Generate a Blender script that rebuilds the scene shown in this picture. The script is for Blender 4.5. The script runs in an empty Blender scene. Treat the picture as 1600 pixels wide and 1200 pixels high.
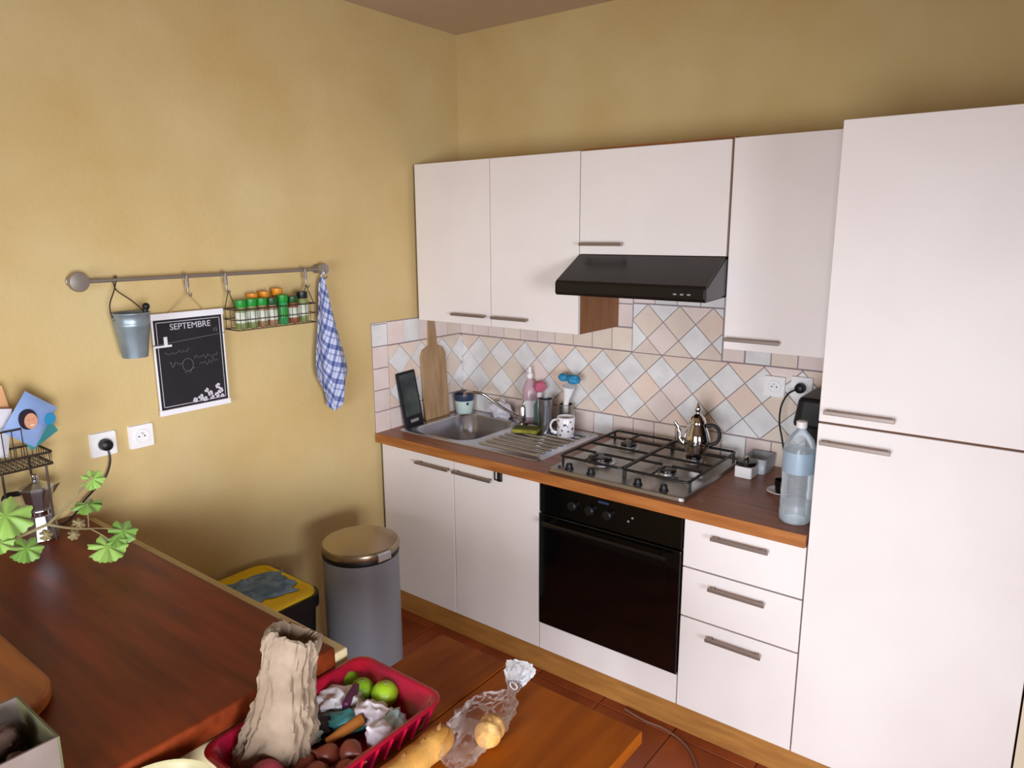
import bpy, bmesh, math, random
from mathutils import Vector, Matrix, noise
random.seed(7)
PI = math.pi
scene = bpy.context.scene
col = scene.collection

# ---------------------------------------------------------------- camera, world, light, exposure
cam_d = bpy.data.cameras.new('camera'); cam = bpy.data.objects.new('camera', cam_d); col.objects.link(cam)
scene.camera = cam
cam_d.sensor_width = 36.0; cam_d.lens = 1133.35 * 36.0 / 1600.0; cam_d.clip_start = 0.02
def look(yaw, pitch, roll):
    cy, sy = math.cos(yaw), math.sin(yaw)
    f = Vector((-sy * math.cos(pitch), cy * math.cos(pitch), math.sin(pitch)))
    r = Vector((cy, sy, 0)); u = r.cross(f)
    r2 = math.cos(roll) * r + math.sin(roll) * u; u2 = -math.sin(roll) * r + math.cos(roll) * u
    return Matrix((r2, u2, -f)).transposed()
cam.matrix_world = Matrix.Translation((2.4605, -2.7777, 1.7885)) @ look(0.6560, -0.2070, -0.0052).to_4x4()

world = bpy.data.worlds.new('world'); scene.world = world; world.use_nodes = True
world.node_tree.nodes['Background'].inputs[0].default_value = (0.80, 0.90, 1.0, 1)
world.node_tree.nodes['Background'].inputs[1].default_value = 1.2

def area(name, loc, target, sx, sy, power, color, spread=180):
    d = bpy.data.lights.new(name, 'AREA'); d.shape = 'RECTANGLE'; d.size = sx; d.size_y = sy; d.energy = power; d.color = color; d.spread = math.radians(spread)
    o = bpy.data.objects.new(name, d); col.objects.link(o); o.location = loc
    o.rotation_euler = (Vector(target) - Vector(loc)).to_track_quat('-Z', 'Y').to_euler()
    return o
# daylight through the glazed door in the wall behind the camera and the window in the wall to its right
area('daylight_glazed_door', (2.30, -4.66, 1.05), (1.30, -0.6, 0.28), 1.70, 1.60, 38.5, (0.92, 0.965, 1.05), 80)
area('daylight_side_window', (5.56, -3.85, 1.40), (0, -1.85, 0.85), 1.45, 1.35, 35, (0.94, 0.975, 1.05), 60)

scene.view_settings.view_transform = 'Standard'; scene.view_settings.look = 'None'
scene.view_settings.exposure = 0.0; scene.view_settings.gamma = 1.0; scene.view_settings.use_curve_mapping = False

# ---------------------------------------------------------------- materials
def lin(h):
    if isinstance(h, str):
        h = h.lstrip('#'); c = [int(h[i:i + 2], 16) / 255 for i in (0, 2, 4)]
    else: c = [v / 255 for v in h]
    return tuple((v / 12.92 if v <= 0.04045 else ((v + 0.055) / 1.055) ** 2.4) for v in c) + (1.0,)
MATS = {}
def mat(name, color, rough=0.5, metal=0.0, c2=None, scale=8.0, stretch=(1, 1, 1), bump=0.0, bscale=None, vary=0.0,
        trans=0.0, ior=1.45, alpha=1.0, detail=4.0, spec=0.5, emit=None, sheen=0.0, lo=0.35, hi=0.65, coat=0.0):
    m = bpy.data.materials.new(name); m.use_nodes = True; MATS[name] = m
    nt = m.node_tree; N = nt.nodes; L = nt.links; b = N['Principled BSDF']
    b.inputs['Base Color'].default_value = lin(color); b.inputs['Roughness'].default_value = rough
    b.inputs['Metallic'].default_value = metal; b.inputs['IOR'].default_value = ior
    b.inputs['Transmission Weight'].default_value = trans; b.inputs['Alpha'].default_value = alpha
    b.inputs['Specular IOR Level'].default_value = spec; b.inputs['Coat Weight'].default_value = coat
    b.inputs['Sheen Weight'].default_value = sheen
    tc = N.new('ShaderNodeTexCoord'); mp = N.new('ShaderNodeMapping'); mp.inputs['Scale'].default_value = stretch
    L.new(tc.outputs['Object'], mp.inputs[0])
    src = None
    if c2:
        nz = N.new('ShaderNodeTexNoise'); nz.inputs['Scale'].default_value = scale; nz.inputs['Detail'].default_value = detail
        L.new(mp.outputs[0], nz.inputs['Vector'])
        rp = N.new('ShaderNodeValToRGB'); e = rp.color_ramp.elements
        e[0].position = lo; e[0].color = lin(color); e[1].position = hi; e[1].color = lin(c2)
        L.new(nz.outputs[0], rp.inputs[0]); src = rp.outputs[0]
    if vary:
        oi = N.new('ShaderNodeObjectInfo'); hs = N.new('ShaderNodeHueSaturation')
        mr = N.new('ShaderNodeMapRange'); mr.inputs['To Min'].default_value = 1 - vary; mr.inputs['To Max'].default_value = 1 + vary
        L.new(oi.outputs['Random'], mr.inputs[0]); L.new(mr.outputs[0], hs.inputs['Value'])
        if src: L.new(src, hs.inputs['Color'])
        else: hs.inputs['Color'].default_value = lin(color)
        src = hs.outputs[0]
    if src: L.new(src, b.inputs['Base Color'])
    if bump:
        n2 = N.new('ShaderNodeTexNoise'); n2.inputs['Scale'].default_value = bscale or scale; n2.inputs['Detail'].default_value = 6
        L.new(mp.outputs[0], n2.inputs['Vector'])
        bp = N.new('ShaderNodeBump'); bp.inputs['Strength'].default_value = bump; bp.inputs['Distance'].default_value = 0.004
        L.new(n2.outputs[0], bp.inputs['Height']); L.new(bp.outputs[0], b.inputs['Normal'])
    if emit:
        b.inputs['Emission Color'].default_value = lin(emit[0]); b.inputs['Emission Strength'].default_value = emit[1]
    return m

mat('plaster_ochre', '#C6A970', 0.92, c2='#D1BA88', scale=2.2, bump=0.35, bscale=60, detail=7, lo=0.3, hi=0.7, spec=0.2)
mat('plaster_ceiling', '#CFBBA4', 0.95, bump=0.2, bscale=40, spec=0.1)
mat('plaster_cream', '#D9C9A0', 0.9, c2='#CDBB90', scale=5, bump=0.2, bscale=50, spec=0.2)
mat('grout', '#8E8084', 0.95, bump=0.2, bscale=200)
mat('grout_floor', '#5E3628', 0.95, bump=0.2, bscale=120)
mat('terracotta', '#8A4022', 0.42, c2='#A5542C', scale=6, vary=0.12, bump=0.1, bscale=30)
mat('tile_white', '#E6E4E2', 0.28, c2='#D8D5D4', scale=12, vary=0.05, bump=0.08, bscale=30)
mat('tile_peach', '#E4C8B8', 0.28, c2='#E2D2C4', scale=11, vary=0.05, bump=0.08, bscale=30)
mat('tile_beige', '#E0D2C2', 0.28, c2='#DCC8BA', scale=11, vary=0.05, bump=0.08, bscale=30)
mat('tile_pink', '#E4D4CE', 0.28, c2='#DECAC2', scale=10, vary=0.05, bump=0.08, bscale=30)
mat('laminate', '#E8E0DC', 0.42, c2='#E3DAD6', scale=3, bump=0.04, bscale=300)
mat('carcass', '#8E5A2C', 0.5, c2='#7A4A24', scale=4, stretch=(1, 12, 1))
mat('gap_dark', '#3A2A22', 0.8)
mat('plinth_wood', '#B07A3C', 0.5, c2='#9A6630', scale=6, stretch=(1, 8, 8))
mat('worktop_wood', '#A2684A', 0.36, c2='#875238', scale=5, stretch=(1, 9, 9), bump=0.05, bscale=40)
mat('worktop_edge', '#B0703A', 0.4, c2='#965A2A', scale=5, stretch=(1, 9, 9))
mat('counter_wood', '#7C3212', 0.42, c2='#5A200A', scale=3.0, stretch=(1, 9, 9), bump=0.08, bscale=30, detail=8, spec=0.3)
mat('table_wood', '#A65608', 0.5, c2='#8E4604', scale=4, stretch=(7, 1, 7), bump=0.06, bscale=40, spec=0.22)
mat('table_wood_dark', '#964C08', 0.5, c2='#7E3C05', scale=4, stretch=(7, 1, 7), bump=0.06, bscale=40, spec=0.22)
mat('board_wood', '#B0652A', 0.45, c2='#96511E', scale=4, stretch=(1, 7, 7))
mat('cut_board', '#B0906C', 0.6, c2='#9A7854', scale=5, stretch=(8, 8, 1))
mat('handle_metal', '#94867E', 0.42, 0.75)
mat('steel', '#C4C7CE', 0.27, 1.0, bump=0.02, bscale=200)
mat('steel_brushed', '#A8A39C', 0.34, 1.0, bump=0.04, bscale=120, stretch=(1, 12, 1))
mat('chrome', '#D6D6DA', 0.08, 1.0)
mat('rail_metal', '#A0968E', 0.42, 0.7)
mat('black_enamel', '#0C0B0B', 0.3)
mat('black_iron', '#161210', 0.45)
mat('black_glass', '#050505', 0.09, coat=0.3)
mat('black_hood', '#15110F', 0.3)
mat('hood_side', '#5A5557', 0.45)
mat('black_plastic', '#0E0E10', 0.45)
mat('oven_print', '#8A8A88', 0.5)
mat('bin_grey', '#8C9098', 0.42, 0.1, vary=0.0, bump=0.03, bscale=120)
mat('bin_lid', '#A8977E', 0.28, 0.85)
mat('yellow_plastic', '#F2CE0A', 0.45)
mat('blue_cloth', '#86A2BC', 0.95, c2='#5E7C9C', scale=20, bump=0.5, bscale=40)
mat('zinc', '#9AA6AC', 0.42, 0.6, c2='#84929A', scale=14)
mat('white_plastic', '#EDEAEA', 0.4)
mat('white_paint', '#E9E6EA', 0.5)
mat('chalkboard', '#17141A', 0.7, c2='#1E1A20', scale=8)
mat('chalk', '#C9C4CC', 0.9)
mat('chalk_dim', '#6A666E', 0.9)
mat('wire_dark', '#4A3E36', 0.5, 0.6)
mat('string', '#B89A6A', 0.9)
mat('green_lid', '#1E8A2E', 0.35)
mat('dark_green_lid', '#1C4A20', 0.35)
mat('orange_lid', '#D98A1E', 0.35)
mat('black_lid', '#16181A', 0.35)
mat('spice_green', '#8C9460', 0.6, c2='#6E7A3C', scale=60)
mat('spice_brown', '#A08060', 0.6, c2='#8A6240', scale=60)
mat('spice_red', '#A0603C', 0.6, c2='#7C3C28', scale=60)
mat('spice_full_green', '#2C8A48', 0.4)
mat('label_white', '#DDDCD2', 0.6, c2='#B8C4A8', scale=40)
def glassy(name, color, alpha_fac, rough=0.05, ffac=1.0):
    m = bpy.data.materials.new(name); m.use_nodes = True; MATS[name] = m
    nt = m.node_tree; N = nt.nodes; L = nt.links
    out = N['Material Output']; b = N['Principled BSDF']
    b.inputs['Base Color'].default_value = lin(color); b.inputs['Roughness'].default_value = rough; b.inputs['Specular IOR Level'].default_value = 0.8
    t = N.new('ShaderNodeBsdfTransparent'); t.inputs[0].default_value = lin(color)
    fr = N.new('ShaderNodeFresnel'); fr.inputs[0].default_value = 1.45
    ad = N.new('ShaderNodeMath'); ad.operation = 'ADD'; ad.inputs[1].default_value = alpha_fac; ad.use_clamp = True
    ml = N.new('ShaderNodeMath'); ml.operation = 'MULTIPLY'; ml.inputs[1].default_value = ffac; L.new(fr.outputs[0], ml.inputs[0]); L.new(ml.outputs[0], ad.inputs[0])
    mx = N.new('ShaderNodeMixShader'); L.new(ad.outputs[0], mx.inputs[0]); L.new(t.outputs[0], mx.inputs[1]); L.new(b.outputs[0], mx.inputs[2])
    L.new(mx.outputs[0], out.inputs[0]); return m
glassy('clear_plastic', '#F2F0F0', 0.10)
glassy('bag_plastic', '#FDFBFA', 0.0, 0.08, 0.32)
glassy('bottle_plastic', '#F6FAFC', 0.14)
glassy('bottle_label', '#CCE0EE', 0.45, 0.3)
glassy('jar_glass', '#E6EAE2', 0.12)
glassy('frosted_plastic', '#E4E6EA', 0.45, 0.3)
glassy('pink_plastic', '#F0D4DE', 0.45, 0.2)
glassy('green_plastic', '#5E8A7C', 0.55, 0.2)
mat('mint', '#C4D8D0', 0.35)
mat('navy', '#2E3A56', 0.4)
mat('pink_sponge', '#C4627C', 0.9, bump=0.5, bscale=90)
mat('green_sponge', '#A89E3C', 0.95, c2='#7E7A2C', scale=40, bump=0.6, bscale=120)
mat('scourer', '#5A6024', 0.95, bump=0.6, bscale=160)
mat('blue_brush', '#2E8AB8', 0.6, bump=0.5, bscale=150)
mat('porcelain', '#E9E6EA', 0.2)
mat('mug_print', '#4A4654', 0.4)
mat('white_cloth', '#D6D4DC', 0.95, bump=0.3, bscale=40)
mat('cord_black', '#121214', 0.5)
mat('cream_bowl', '#B4AA82', 0.3)
mat('red_plastic', '#B0102C', 0.22, c2='#8E0C34', scale=20, bump=0.1, bscale=60, coat=0.3)
mat('kraft', '#6C5946', 0.85, c2='#8E7B68', scale=9, bump=0.5, bscale=45, detail=6)
mat('lime', '#8CB01E', 0.35, c2='#A2C22A', scale=18, bump=0.15, bscale=120)
mat('lime_dark', '#6E9A18', 0.35, c2='#86AE22', scale=18, bump=0.15, bscale=120)
mat('garlic', '#E4DCE2', 0.6, c2='#CFC2C8', scale=14, stretch=(1, 1, 0.2))
mat('onion_red', '#A8324A', 0.3, c2='#7E2038', scale=6, stretch=(1, 1, 0.15))
mat('shallot', '#9A5038', 0.35, c2='#7A3A2C', scale=10, stretch=(1, 1, 0.15))
mat('packet_white', '#DEDADF', 0.45, bump=0.3, bscale=30)
mat('packet_teal', '#3E8A8C', 0.4)
mat('packet_purple', '#5A2048', 0.4)
mat('packet_blue', '#B8D6E4', 0.4)
mat('packet_dark', '#241C2A', 0.5)
mat('carrot', '#B8702E', 0.6)
mat('bread', '#AE7428', 0.75, c2='#C8964C', scale=16, bump=0.5, bscale=60, detail=7)
mat('bread_light', '#D8B070', 0.85, c2='#C08A40', scale=26, bump=0.5, bscale=120)
mat('foil', '#D8D0DA', 0.15, 0.9, bump=0.6, bscale=60)
mat('leaf', '#648C36', 0.5, c2='#7AA044', scale=12, sheen=0.2)
mat('leaf_light', '#7EA444', 0.5, c2='#92B458', scale=12, sheen=0.2)
mat('stem', '#9A8C62', 0.6, c2='#7E6E4C', scale=20)
mat('packet_sky', '#7E98C8', 0.4, c2='#8FA6D2', scale=10)
mat('packet_turq', '#2E88B4', 0.4)
mat('skin', '#D69A78', 0.6)
mat('hair', '#241C2C', 0.6)
mat('orange_paper', '#E0A878', 0.6)
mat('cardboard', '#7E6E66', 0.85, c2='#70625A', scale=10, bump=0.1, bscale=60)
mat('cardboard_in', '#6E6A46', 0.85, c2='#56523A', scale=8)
mat('peel', '#5E4436', 0.9, c2='#3E2E2C', scale=24, bump=0.5, bscale=40)
mat('slate', '#262C30', 0.3, c2='#566058', scale=7)
mat('slate_frame', '#141218', 0.4)
mat('floor_cord', '#7A5A4A', 0.6)
mat('painted_wall_right', '#D8C8AE', 0.9)
mat('window_white', '#E8E6E2', 0.5)

# checked tea towel from its own cloth coordinates
def towel_mat():
    m = bpy.data.materials.new('tea_towel'); m.use_nodes = True; MATS['tea_towel'] = m
    nt = m.node_tree; N = nt.nodes; L = nt.links; b = N['Principled BSDF']; b.inputs['Roughness'].default_value = 0.95
    uv = N.new('ShaderNodeUVMap'); sep = N.new('ShaderNodeSeparateXYZ'); L.new(uv.outputs[0], sep.inputs[0])
    def math_(op, a, v=None):
        n = N.new('ShaderNodeMath'); n.operation = op
        if isinstance(a, (int, float)): n.inputs[0].default_value = a
        else: L.new(a, n.inputs[0])
        if v is not None:
            if isinstance(v, (int, float)): n.inputs[1].default_value = v
            else: L.new(v, n.inputs[1])
        return n.outputs[0]
    def bands(s, per, wid, off=0.0): return math_('LESS_THAN', math_('FRACT', math_('ADD', math_('DIVIDE', s, per), off)), wid)
    u, v = sep.outputs[0], sep.outputs[1]
    cnt = math_('ADD', math_('ADD', bands(u, 0.055, 0.30), bands(v, 0.055, 0.30)), math_('MULTIPLY', math_('ADD', bands(u, 0.055, 0.10, 0.45), bands(v, 0.055, 0.10, 0.45)), 0.7))
    rp = N.new('ShaderNodeValToRGB'); e = rp.color_ramp.elements
    e[0].color = lin('#C0C4D8'); e[0].position = 0.0; e[1].color = lin('#444E80'); e[1].position = 1.0
    x = e.new(0.5); x.color = lin('#7680AC')
    L.new(math_('MULTIPLY', cnt, 0.5), rp.inputs[0]); L.new(rp.outputs[0], b.inputs['Base Color'])
towel_mat()

# floor under and beyond the built tiles: the same 30 cm grid
def floor_mat():
    m = MATS['grout_floor']; nt = m.node_tree; N = nt.nodes; L = nt.links; b = N['Principled BSDF']; b.inputs['Roughness'].default_value = 0.5
    tc = N.new('ShaderNodeTexCoord'); br = N.new('ShaderNodeTexBrick'); br.offset = 0.0; br.squash = 1.0
    br.inputs['Color1'].default_value = lin('#8A4022'); br.inputs['Color2'].default_value = lin('#9C4C28'); br.inputs['Mortar'].default_value = lin('#5E3628')
    br.inputs['Scale'].default_value = 1.0; br.inputs['Mortar Size'].default_value = 0.003; br.inputs['Brick Width'].default_value = 0.30; br.inputs['Row Height'].default_value = 0.30
    L.new(tc.outputs['Object'], br.inputs['Vector']); L.new(br.outputs['Color'], b.inputs['Base Color'])
floor_mat()

# ---------------------------------------------------------------- geometry helpers
ORG = {}
class MB:
    def __init__(self, M=None): self.v = []; self.f = []; self.M = M; self.uv = None
    def add(self, vs, fs):
        n = len(self.v); self.v += [tuple(self.M @ Vector(p)) if self.M else tuple(p) for p in vs]
        self.f += [tuple(i + n for i in q) for q in fs]; return self
    def box(self, x0, x1, y0, y1, z0, z1):
        if x0 > x1: x0, x1 = x1, x0
        if y0 > y1: y0, y1 = y1, y0
        if z0 > z1: z0, z1 = z1, z0
        v = [(x0, y0, z0), (x1, y0, z0), (x1, y1, z0), (x0, y1, z0), (x0, y0, z1), (x1, y0, z1), (x1, y1, z1), (x0, y1, z1)]
        return self.add(v, [(0, 3, 2, 1), (4, 5, 6, 7), (0, 1, 5, 4), (1, 2, 6, 5), (2, 3, 7, 6), (3, 0, 4, 7)])
    def prism(self, poly, h0, h1, axis='z', inset=0.0):
        # poly is a counter-clockwise outline; axis gives the extrusion direction
        n = len(poly); cx = sum(p[0] for p in poly) / n; cy = sum(p[1] for p in poly) / n
        def put(a, b, h): return {'z': (a, b, h), 'y': (a, h, b), 'x': (h, a, b)}[axis]
        lo = [put(a, b, h0) for a, b in poly]; hi = []
        for a, b in poly:
            d = math.hypot(a - cx, b - cy) or 1
            hi.append(put(a - (a - cx) / d * inset, b - (b - cy) / d * inset, h1))
        fs = [tuple(range(n))[::-1], tuple(range(n, 2 * n))] + [(i, (i + 1) % n, n + (i + 1) % n, n + i) for i in range(n)]
        return self.add(lo + hi, fs)
    def lathe(self, prof, c=(0, 0, 0), n=24, axis='z', cap=True):
        vs = []; m = len(prof)
        for r, h in prof:
            for i in range(n):
                a = 2 * PI * i / n; p, q = r * math.cos(a), r * math.sin(a)
                o = {'z': (p, q, h), 'x': (h, p, q), 'y': (p, h, -q)}[axis]
                vs.append((c[0] + o[0], c[1] + o[1], c[2] + o[2]))
        fs = [(j * n + i, j * n + (i + 1) % n, (j + 1) * n + (i + 1) % n, (j + 1) * n + i) for j in range(m - 1) for i in range(n)]
        if cap: fs += [tuple(range(n))[::-1], tuple((m - 1) * n + i for i in range(n))]
        return self.add(vs, fs)
    def tube(self, pts, r, n=8, closed=False):
        pts = [Vector(p) for p in pts]; m = len(pts); vs = []; rr = r if isinstance(r, (list, tuple)) else [r] * m
        up = None
        for k in range(m):
            a = pts[k - 1] if (k or closed) else pts[k]; b = pts[(k + 1) % m] if (k < m - 1 or closed) else pts[k]
            t = (b - a).normalized()
            if up is None: up = t.orthogonal().normalized()
            else:
                up = up - t * up.dot(t); up = up.normalized() if up.length > 1e-6 else t.orthogonal().normalized()
            w = t.cross(up)
            for i in range(n):
                an = 2 * PI * i / n; vs.append(pts[k] + (up * math.cos(an) + w * math.sin(an)) * rr[k])
        fs = [(k * n + i, k * n + (i + 1) % n, ((k + 1) % m) * n + (i + 1) % n, ((k + 1) % m) * n + i) for k in range(m if closed else m - 1) for i in range(n)]
        if not closed: fs += [tuple(range(n))[::-1], tuple((m - 1) * n + i for i in range(n))]
        return self.add(vs, fs)
    def blob(self, c, r, n=20, m=12, amp=0.0, seed=0, f=8.0):
        rx, ry, rz = r if isinstance(r, (list, tuple)) else (r, r, r); vs = []
        for j in range(m + 1):
            t = PI * j / m
            for i in range(n):
                a = 2 * PI * i / n; d = Vector((math.sin(t) * math.cos(a), math.sin(t) * math.sin(a), -math.cos(t)))
                k = 1 + amp * noise.noise(d * f / 4 + Vector((seed * 3.1, seed, 0)))
                vs.append((c[0] + d.x * rx * k, c[1] + d.y * ry * k, c[2] + d.z * rz * k))
        return self.add(vs, [(j * n + i, j * n + (i + 1) % n, (j + 1) * n + (i + 1) % n, (j + 1) * n + i) for j in range(m) for i in range(n)])
    def build(self, name, m, parent=None, bev=0.0, smooth=False, seg=2, solid=0.0, sub=0, ang=40):
        me = bpy.data.meshes.new(name); o = ORG.get(parent.name, Vector()) if parent else Vector()
        me.from_pydata([Vector(p) - o for p in self.v], [], self.f); me.validate()
        bm = bmesh.new(); bm.from_mesh(me); bmesh.ops.remove_doubles(bm, verts=bm.verts, dist=1e-6)
        bmesh.ops.recalc_face_normals(bm, faces=bm.faces); bm.to_mesh(me); bm.free()
        me.materials.append(MATS[m])
        ob = bpy.data.objects.new(name, me); col.objects.link(ob)
        if parent: ob.parent = parent
        ORG[ob.name] = o
        if smooth:
            for p in me.polygons: p.use_smooth = True
            try: me.set_sharp_from_angle(angle=math.radians(ang))
            except Exception: pass
        if solid:
            s = ob.modifiers.new('solid', 'SOLIDIFY'); s.thickness = solid; s.offset = 0
        if bev:
            b = ob.modifiers.new('bevel', 'BEVEL'); b.width = bev; b.segments = seg; b.limit_method = 'ANGLE'
        if sub:
            s = ob.modifiers.new('sub', 'SUBSURF'); s.levels = sub; s.render_levels = sub
        return ob
def tag(o, label, cat, group=None):
    o['label'] = label; o['category'] = cat
    if group: o['group'] = group
    return o
def thing(name, loc, label, cat, group=None):
    o = bpy.data.objects.new(name, None); col.objects.link(o); o.location = loc; o.empty_display_size = 0.05
    ORG[o.name] = Vector(loc); return tag(o, label, cat, group)
def struct(o): o['kind'] = 'structure'; return o
def box(name, m, parent, x0, x1, y0, y1, z0, z1, bev=0.0): return MB().box(x0, x1, y0, y1, z0, z1).build(name, m, parent, bev=bev)
def text(name, body, size, m, parent, loc, rot, extrude=0.0003):
    cu = bpy.data.curves.new(name, 'FONT'); cu.body = body; cu.size = size; cu.extrude = extrude; cu.align_x = 'CENTER'; cu.align_y = 'CENTER'
    tmp = bpy.data.objects.new(name + '_curve', cu); col.objects.link(tmp)
    me = bpy.data.meshes.new_from_object(tmp.evaluated_get(bpy.context.evaluated_depsgraph_get()))
    bpy.data.objects.remove(tmp); me.materials.clear(); me.materials.append(MATS[m])
    o = bpy.data.objects.new(name, me); col.objects.link(o); o.parent = parent
    o.location = Vector(loc) - ORG[parent.name]; o.rotation_euler = rot; ORG[o.name] = ORG[parent.name]; return o
def rrect(x0, x1, y0, y1, r, n=5):
    out = []
    for cx, cy, a0 in ((x1 - r, y1 - r, 0), (x0 + r, y1 - r, PI / 2), (x0 + r, y0 + r, PI), (x1 - r, y0 + r, 1.5 * PI)):
        for i in range(n + 1):
            a = a0 + PI / 2 * i / n; out.append((cx + r * math.cos(a), cy + r * math.sin(a)))
    return out
def loft(rings, close_bottom=True, close_top=False):
    n = len(rings[0]); b = MB(); vs = [p for r in rings for p in r]
    fs = [(j * n + i, j * n + (i + 1) % n, (j + 1) * n + (i + 1) % n, (j + 1) * n + i) for j in range(len(rings) - 1) for i in range(n)]
    if close_bottom: fs.append(tuple(range(n))[::-1])
    if close_top: fs.append(tuple((len(rings) - 1) * n + i for i in range(n)))
    return b.add(vs, fs)
def frame_mat(origin, xd, zd):
    # local frame: z along zd, x as close to xd as possible
    z = Vector(zd).normalized(); x = Vector(xd); x = (x - z * x.dot(z)).normalized(); y = z.cross(x)
    return Matrix.Translation(origin) @ Matrix((x, y, z)).transposed().to_4x4()

# ---------------------------------------------------------------- the room
ZC = 2.70; XR = 5.60; YF = -4.70
floor = struct(MB().box(-0.15, XR + 0.15, YF - 0.15, 0.15, -0.12, -0.004).build('floor', 'grout_floor'))
TS = 0.30
tile_me = None
for i in range(10):
    for j in range(8):
        x0, y0 = 0.0 + i * TS, -2.4 + j * TS
        if x0 > 2.4: continue
        if tile_me is None:
            t = MB().prism([(0.002, 0.002), (TS - 0.002, 0.002), (TS - 0.002, TS - 0.002), (0.002, TS - 0.002)], -0.004, 0.0, inset=0.002).build('tile', 'terracotta', floor); tile_me = t.data
        else:
            t = bpy.data.objects.new('tile', tile_me); col.objects.link(t); t.parent = floor
        t.location = (x0, y0, 0)
wl = struct(box('wall_left', 'plaster_ochre', None, -0.15, 0, YF - 0.15, 0.15, 0, ZC))
wb = struct(box('wall_back', 'plaster_ochre', None, 0, XR + 0.15, 0, 0.15, 0, ZC))
struct(box('ceiling', 'plaster_ceiling', None, -0.15, XR + 0.15, YF - 0.15, 0.15, ZC, ZC + 0.12))
struct(box('wall_partition', 'painted_wall_right', None, 2.490, 2.62, -0.597, 0, 0, ZC))
b = MB(); b.box(0, 1.55, YF - 0.15, YF, 0, ZC); b.box(3.35, XR, YF - 0.15, YF, 0, ZC); b.box(1.55, 3.35, YF - 0.15, YF, 2.17, ZC)
struct(b.build('wall_front', 'plaster_ochre'))
b = MB(); b.box(XR, XR + 0.15, YF - 0.15, -4.6, 0, ZC); b.box(XR, XR + 0.15, -3.1, 0.0, 0, ZC); b.box(XR, XR + 0.15, -4.6, -3.1, 0, 0.70); b.box(XR, XR + 0.15, -4.6, -3.1, 2.10, ZC)
struct(b.build('wall_right', 'plaster_ochre'))
b = MB()
for x0, x1 in ((1.55, 1.61), (2.42, 2.48), (3.29, 3.35)): b.box(x0, x1, YF - 0.11, YF - 0.05, 0, 2.17)
b.box(1.55, 3.35, YF - 0.11, YF - 0.05, 2.11, 2.17); b.box(1.55, 3.35, YF - 0.11, YF - 0.05, 0, 0.10)
w1 = struct(b.build('window_1', 'window_white'))
b = MB()
for y0, y1 in ((-4.6, -4.55), (-3.88, -3.82), (-3.15, -3.1)): b.box(XR + 0.05, XR + 0.1, y0, y1, 0.70, 2.10)
b.box(XR + 0.05, XR + 0.1, -4.6, -3.1, 0.70, 0.75); b.box(XR + 0.05, XR + 0.1, -4.6, -3.1, 2.05, 2.10)
struct(b.build('window_2', 'window_white'))

# ---------------------------------------------------------------- wall tiles, each its own piece
def clip(poly, x0, x1, y0, y1):
    for ax, lim, sg in ((0, x0, 1), (0, x1, -1), (1, y0, 1), (1, y1, -1)):
        out = []
        for i, p in enumerate(poly):
            q = poly[(i + 1) % len(poly)]; dp = sg * (p[ax] - lim); dq = sg * (q[ax] - lim)
            if dp >= 0: out.append(p)
            if (dp > 0 > dq) or (dp < 0 < dq):
                t = dp / (dp - dq); out.append((p[0] + t * (q[0] - p[0]), p[1] + t * (q[1] - p[1])))
        poly = out
        if not poly: return []
    return poly
def area2(p): return 0.5 * sum(p[i][0] * p[(i + 1) % len(p)][1] - p[(i + 1) % len(p)][0] * p[i][1] for i in range(len(p)))
J = 0.0016; H = 0.0718
def put_tile(poly, side, m):
    if len(poly) < 3 or area2(poly) < 2e-4: return
    if side == 'back': MB().prism(poly, -0.001, -0.007, 'y', 0.0012).build('tile', m, wb)
    else: MB().prism(poly, 0.001, 0.007, 'x', 0.0012).build('tile', m, wl)
def straight(x0, x1, z0, z1, side, w=0.1005, start=None, mats=('tile_pink', 'tile_white', 'tile_pink', 'tile_beige')):
    s = x0 if start is None else start
    while s < x1 - 1e-4:
        p = clip([(s + J, z0 + J), (s + w - J, z0 + J), (s + w - J, z1 - J), (s + J, z1 - J)], x0, x1, z0, z1)
        put_tile(p, side, random.choice(mats)); s += w
def column(x0, x1, z0, z1, side, w=0.1005):
    s = z0
    while s < z1 - 1e-4:
        p = clip([(x0 + J, s + J), (x1 - J, s + J), (x1 - J, s + w - J), (x0 + J, s + w - J)], x0, x1, z0, z1); put_tile(p, side, random.choice(['tile_pink', 'tile_pink', 'tile_white'])); s += w
def diamonds(x0, x1, z0, z1, ox, oz, side, top=9):
    for k in range(-40, 60):
        for j in range(-3, 14):
            if (k + j) % 2 == 0: continue
            cx, cz = ox + k * H, oz + j * H; h = H - J * 1.1
            p = clip([(cx + h, cz), (cx, cz + h), (cx - h, cz), (cx, cz - h)], x0 + J, x1 - J, z0 + J, z1 - J)
            if len(p) < 3: continue
            m = 'tile_white' if j % 2 == 1 else random.choice(['tile_peach', 'tile_peach', 'tile_beige'])
            if random.random() < 0.10: m = random.choice(['tile_white', 'tile_pink'])
            put_tile(p, side, m)
ZW = 0.887
box('tile_bed', 'grout', wb, 0.0, 1.915, -0.001, 0.0, 0.80, 1.56)
box('tile_bed', 'grout', wl, 0.0, 0.001, -0.612, 0.0, 0.880, 1.392)
straight(0.0, 1.913, 0.882, 0.983, 'back', start=-0.006)
diamonds(0.0, 1.913, 0.985, 1.277, 0.981, 0.985, 'back')
straight(0.0, 0.981, 1.279, 1.381, 'back', start=-0.022)
column(0.881, 0.981, 1.383, 1.55, 'back')
diamonds(0.983, 1.384, 1.277, 1.487, 0.981, 0.985, 'back')
straight(0.983, 1.384, 1.489, 1.555, 'back')
column(1.386, 1.476, 1.279, 1.55, 'back')
straight(1.478, 1.913, 1.279, 1.381, 'back', start=1.478)
column(-0.610, -0.520, 0.882, 1.390, 'left')
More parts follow.
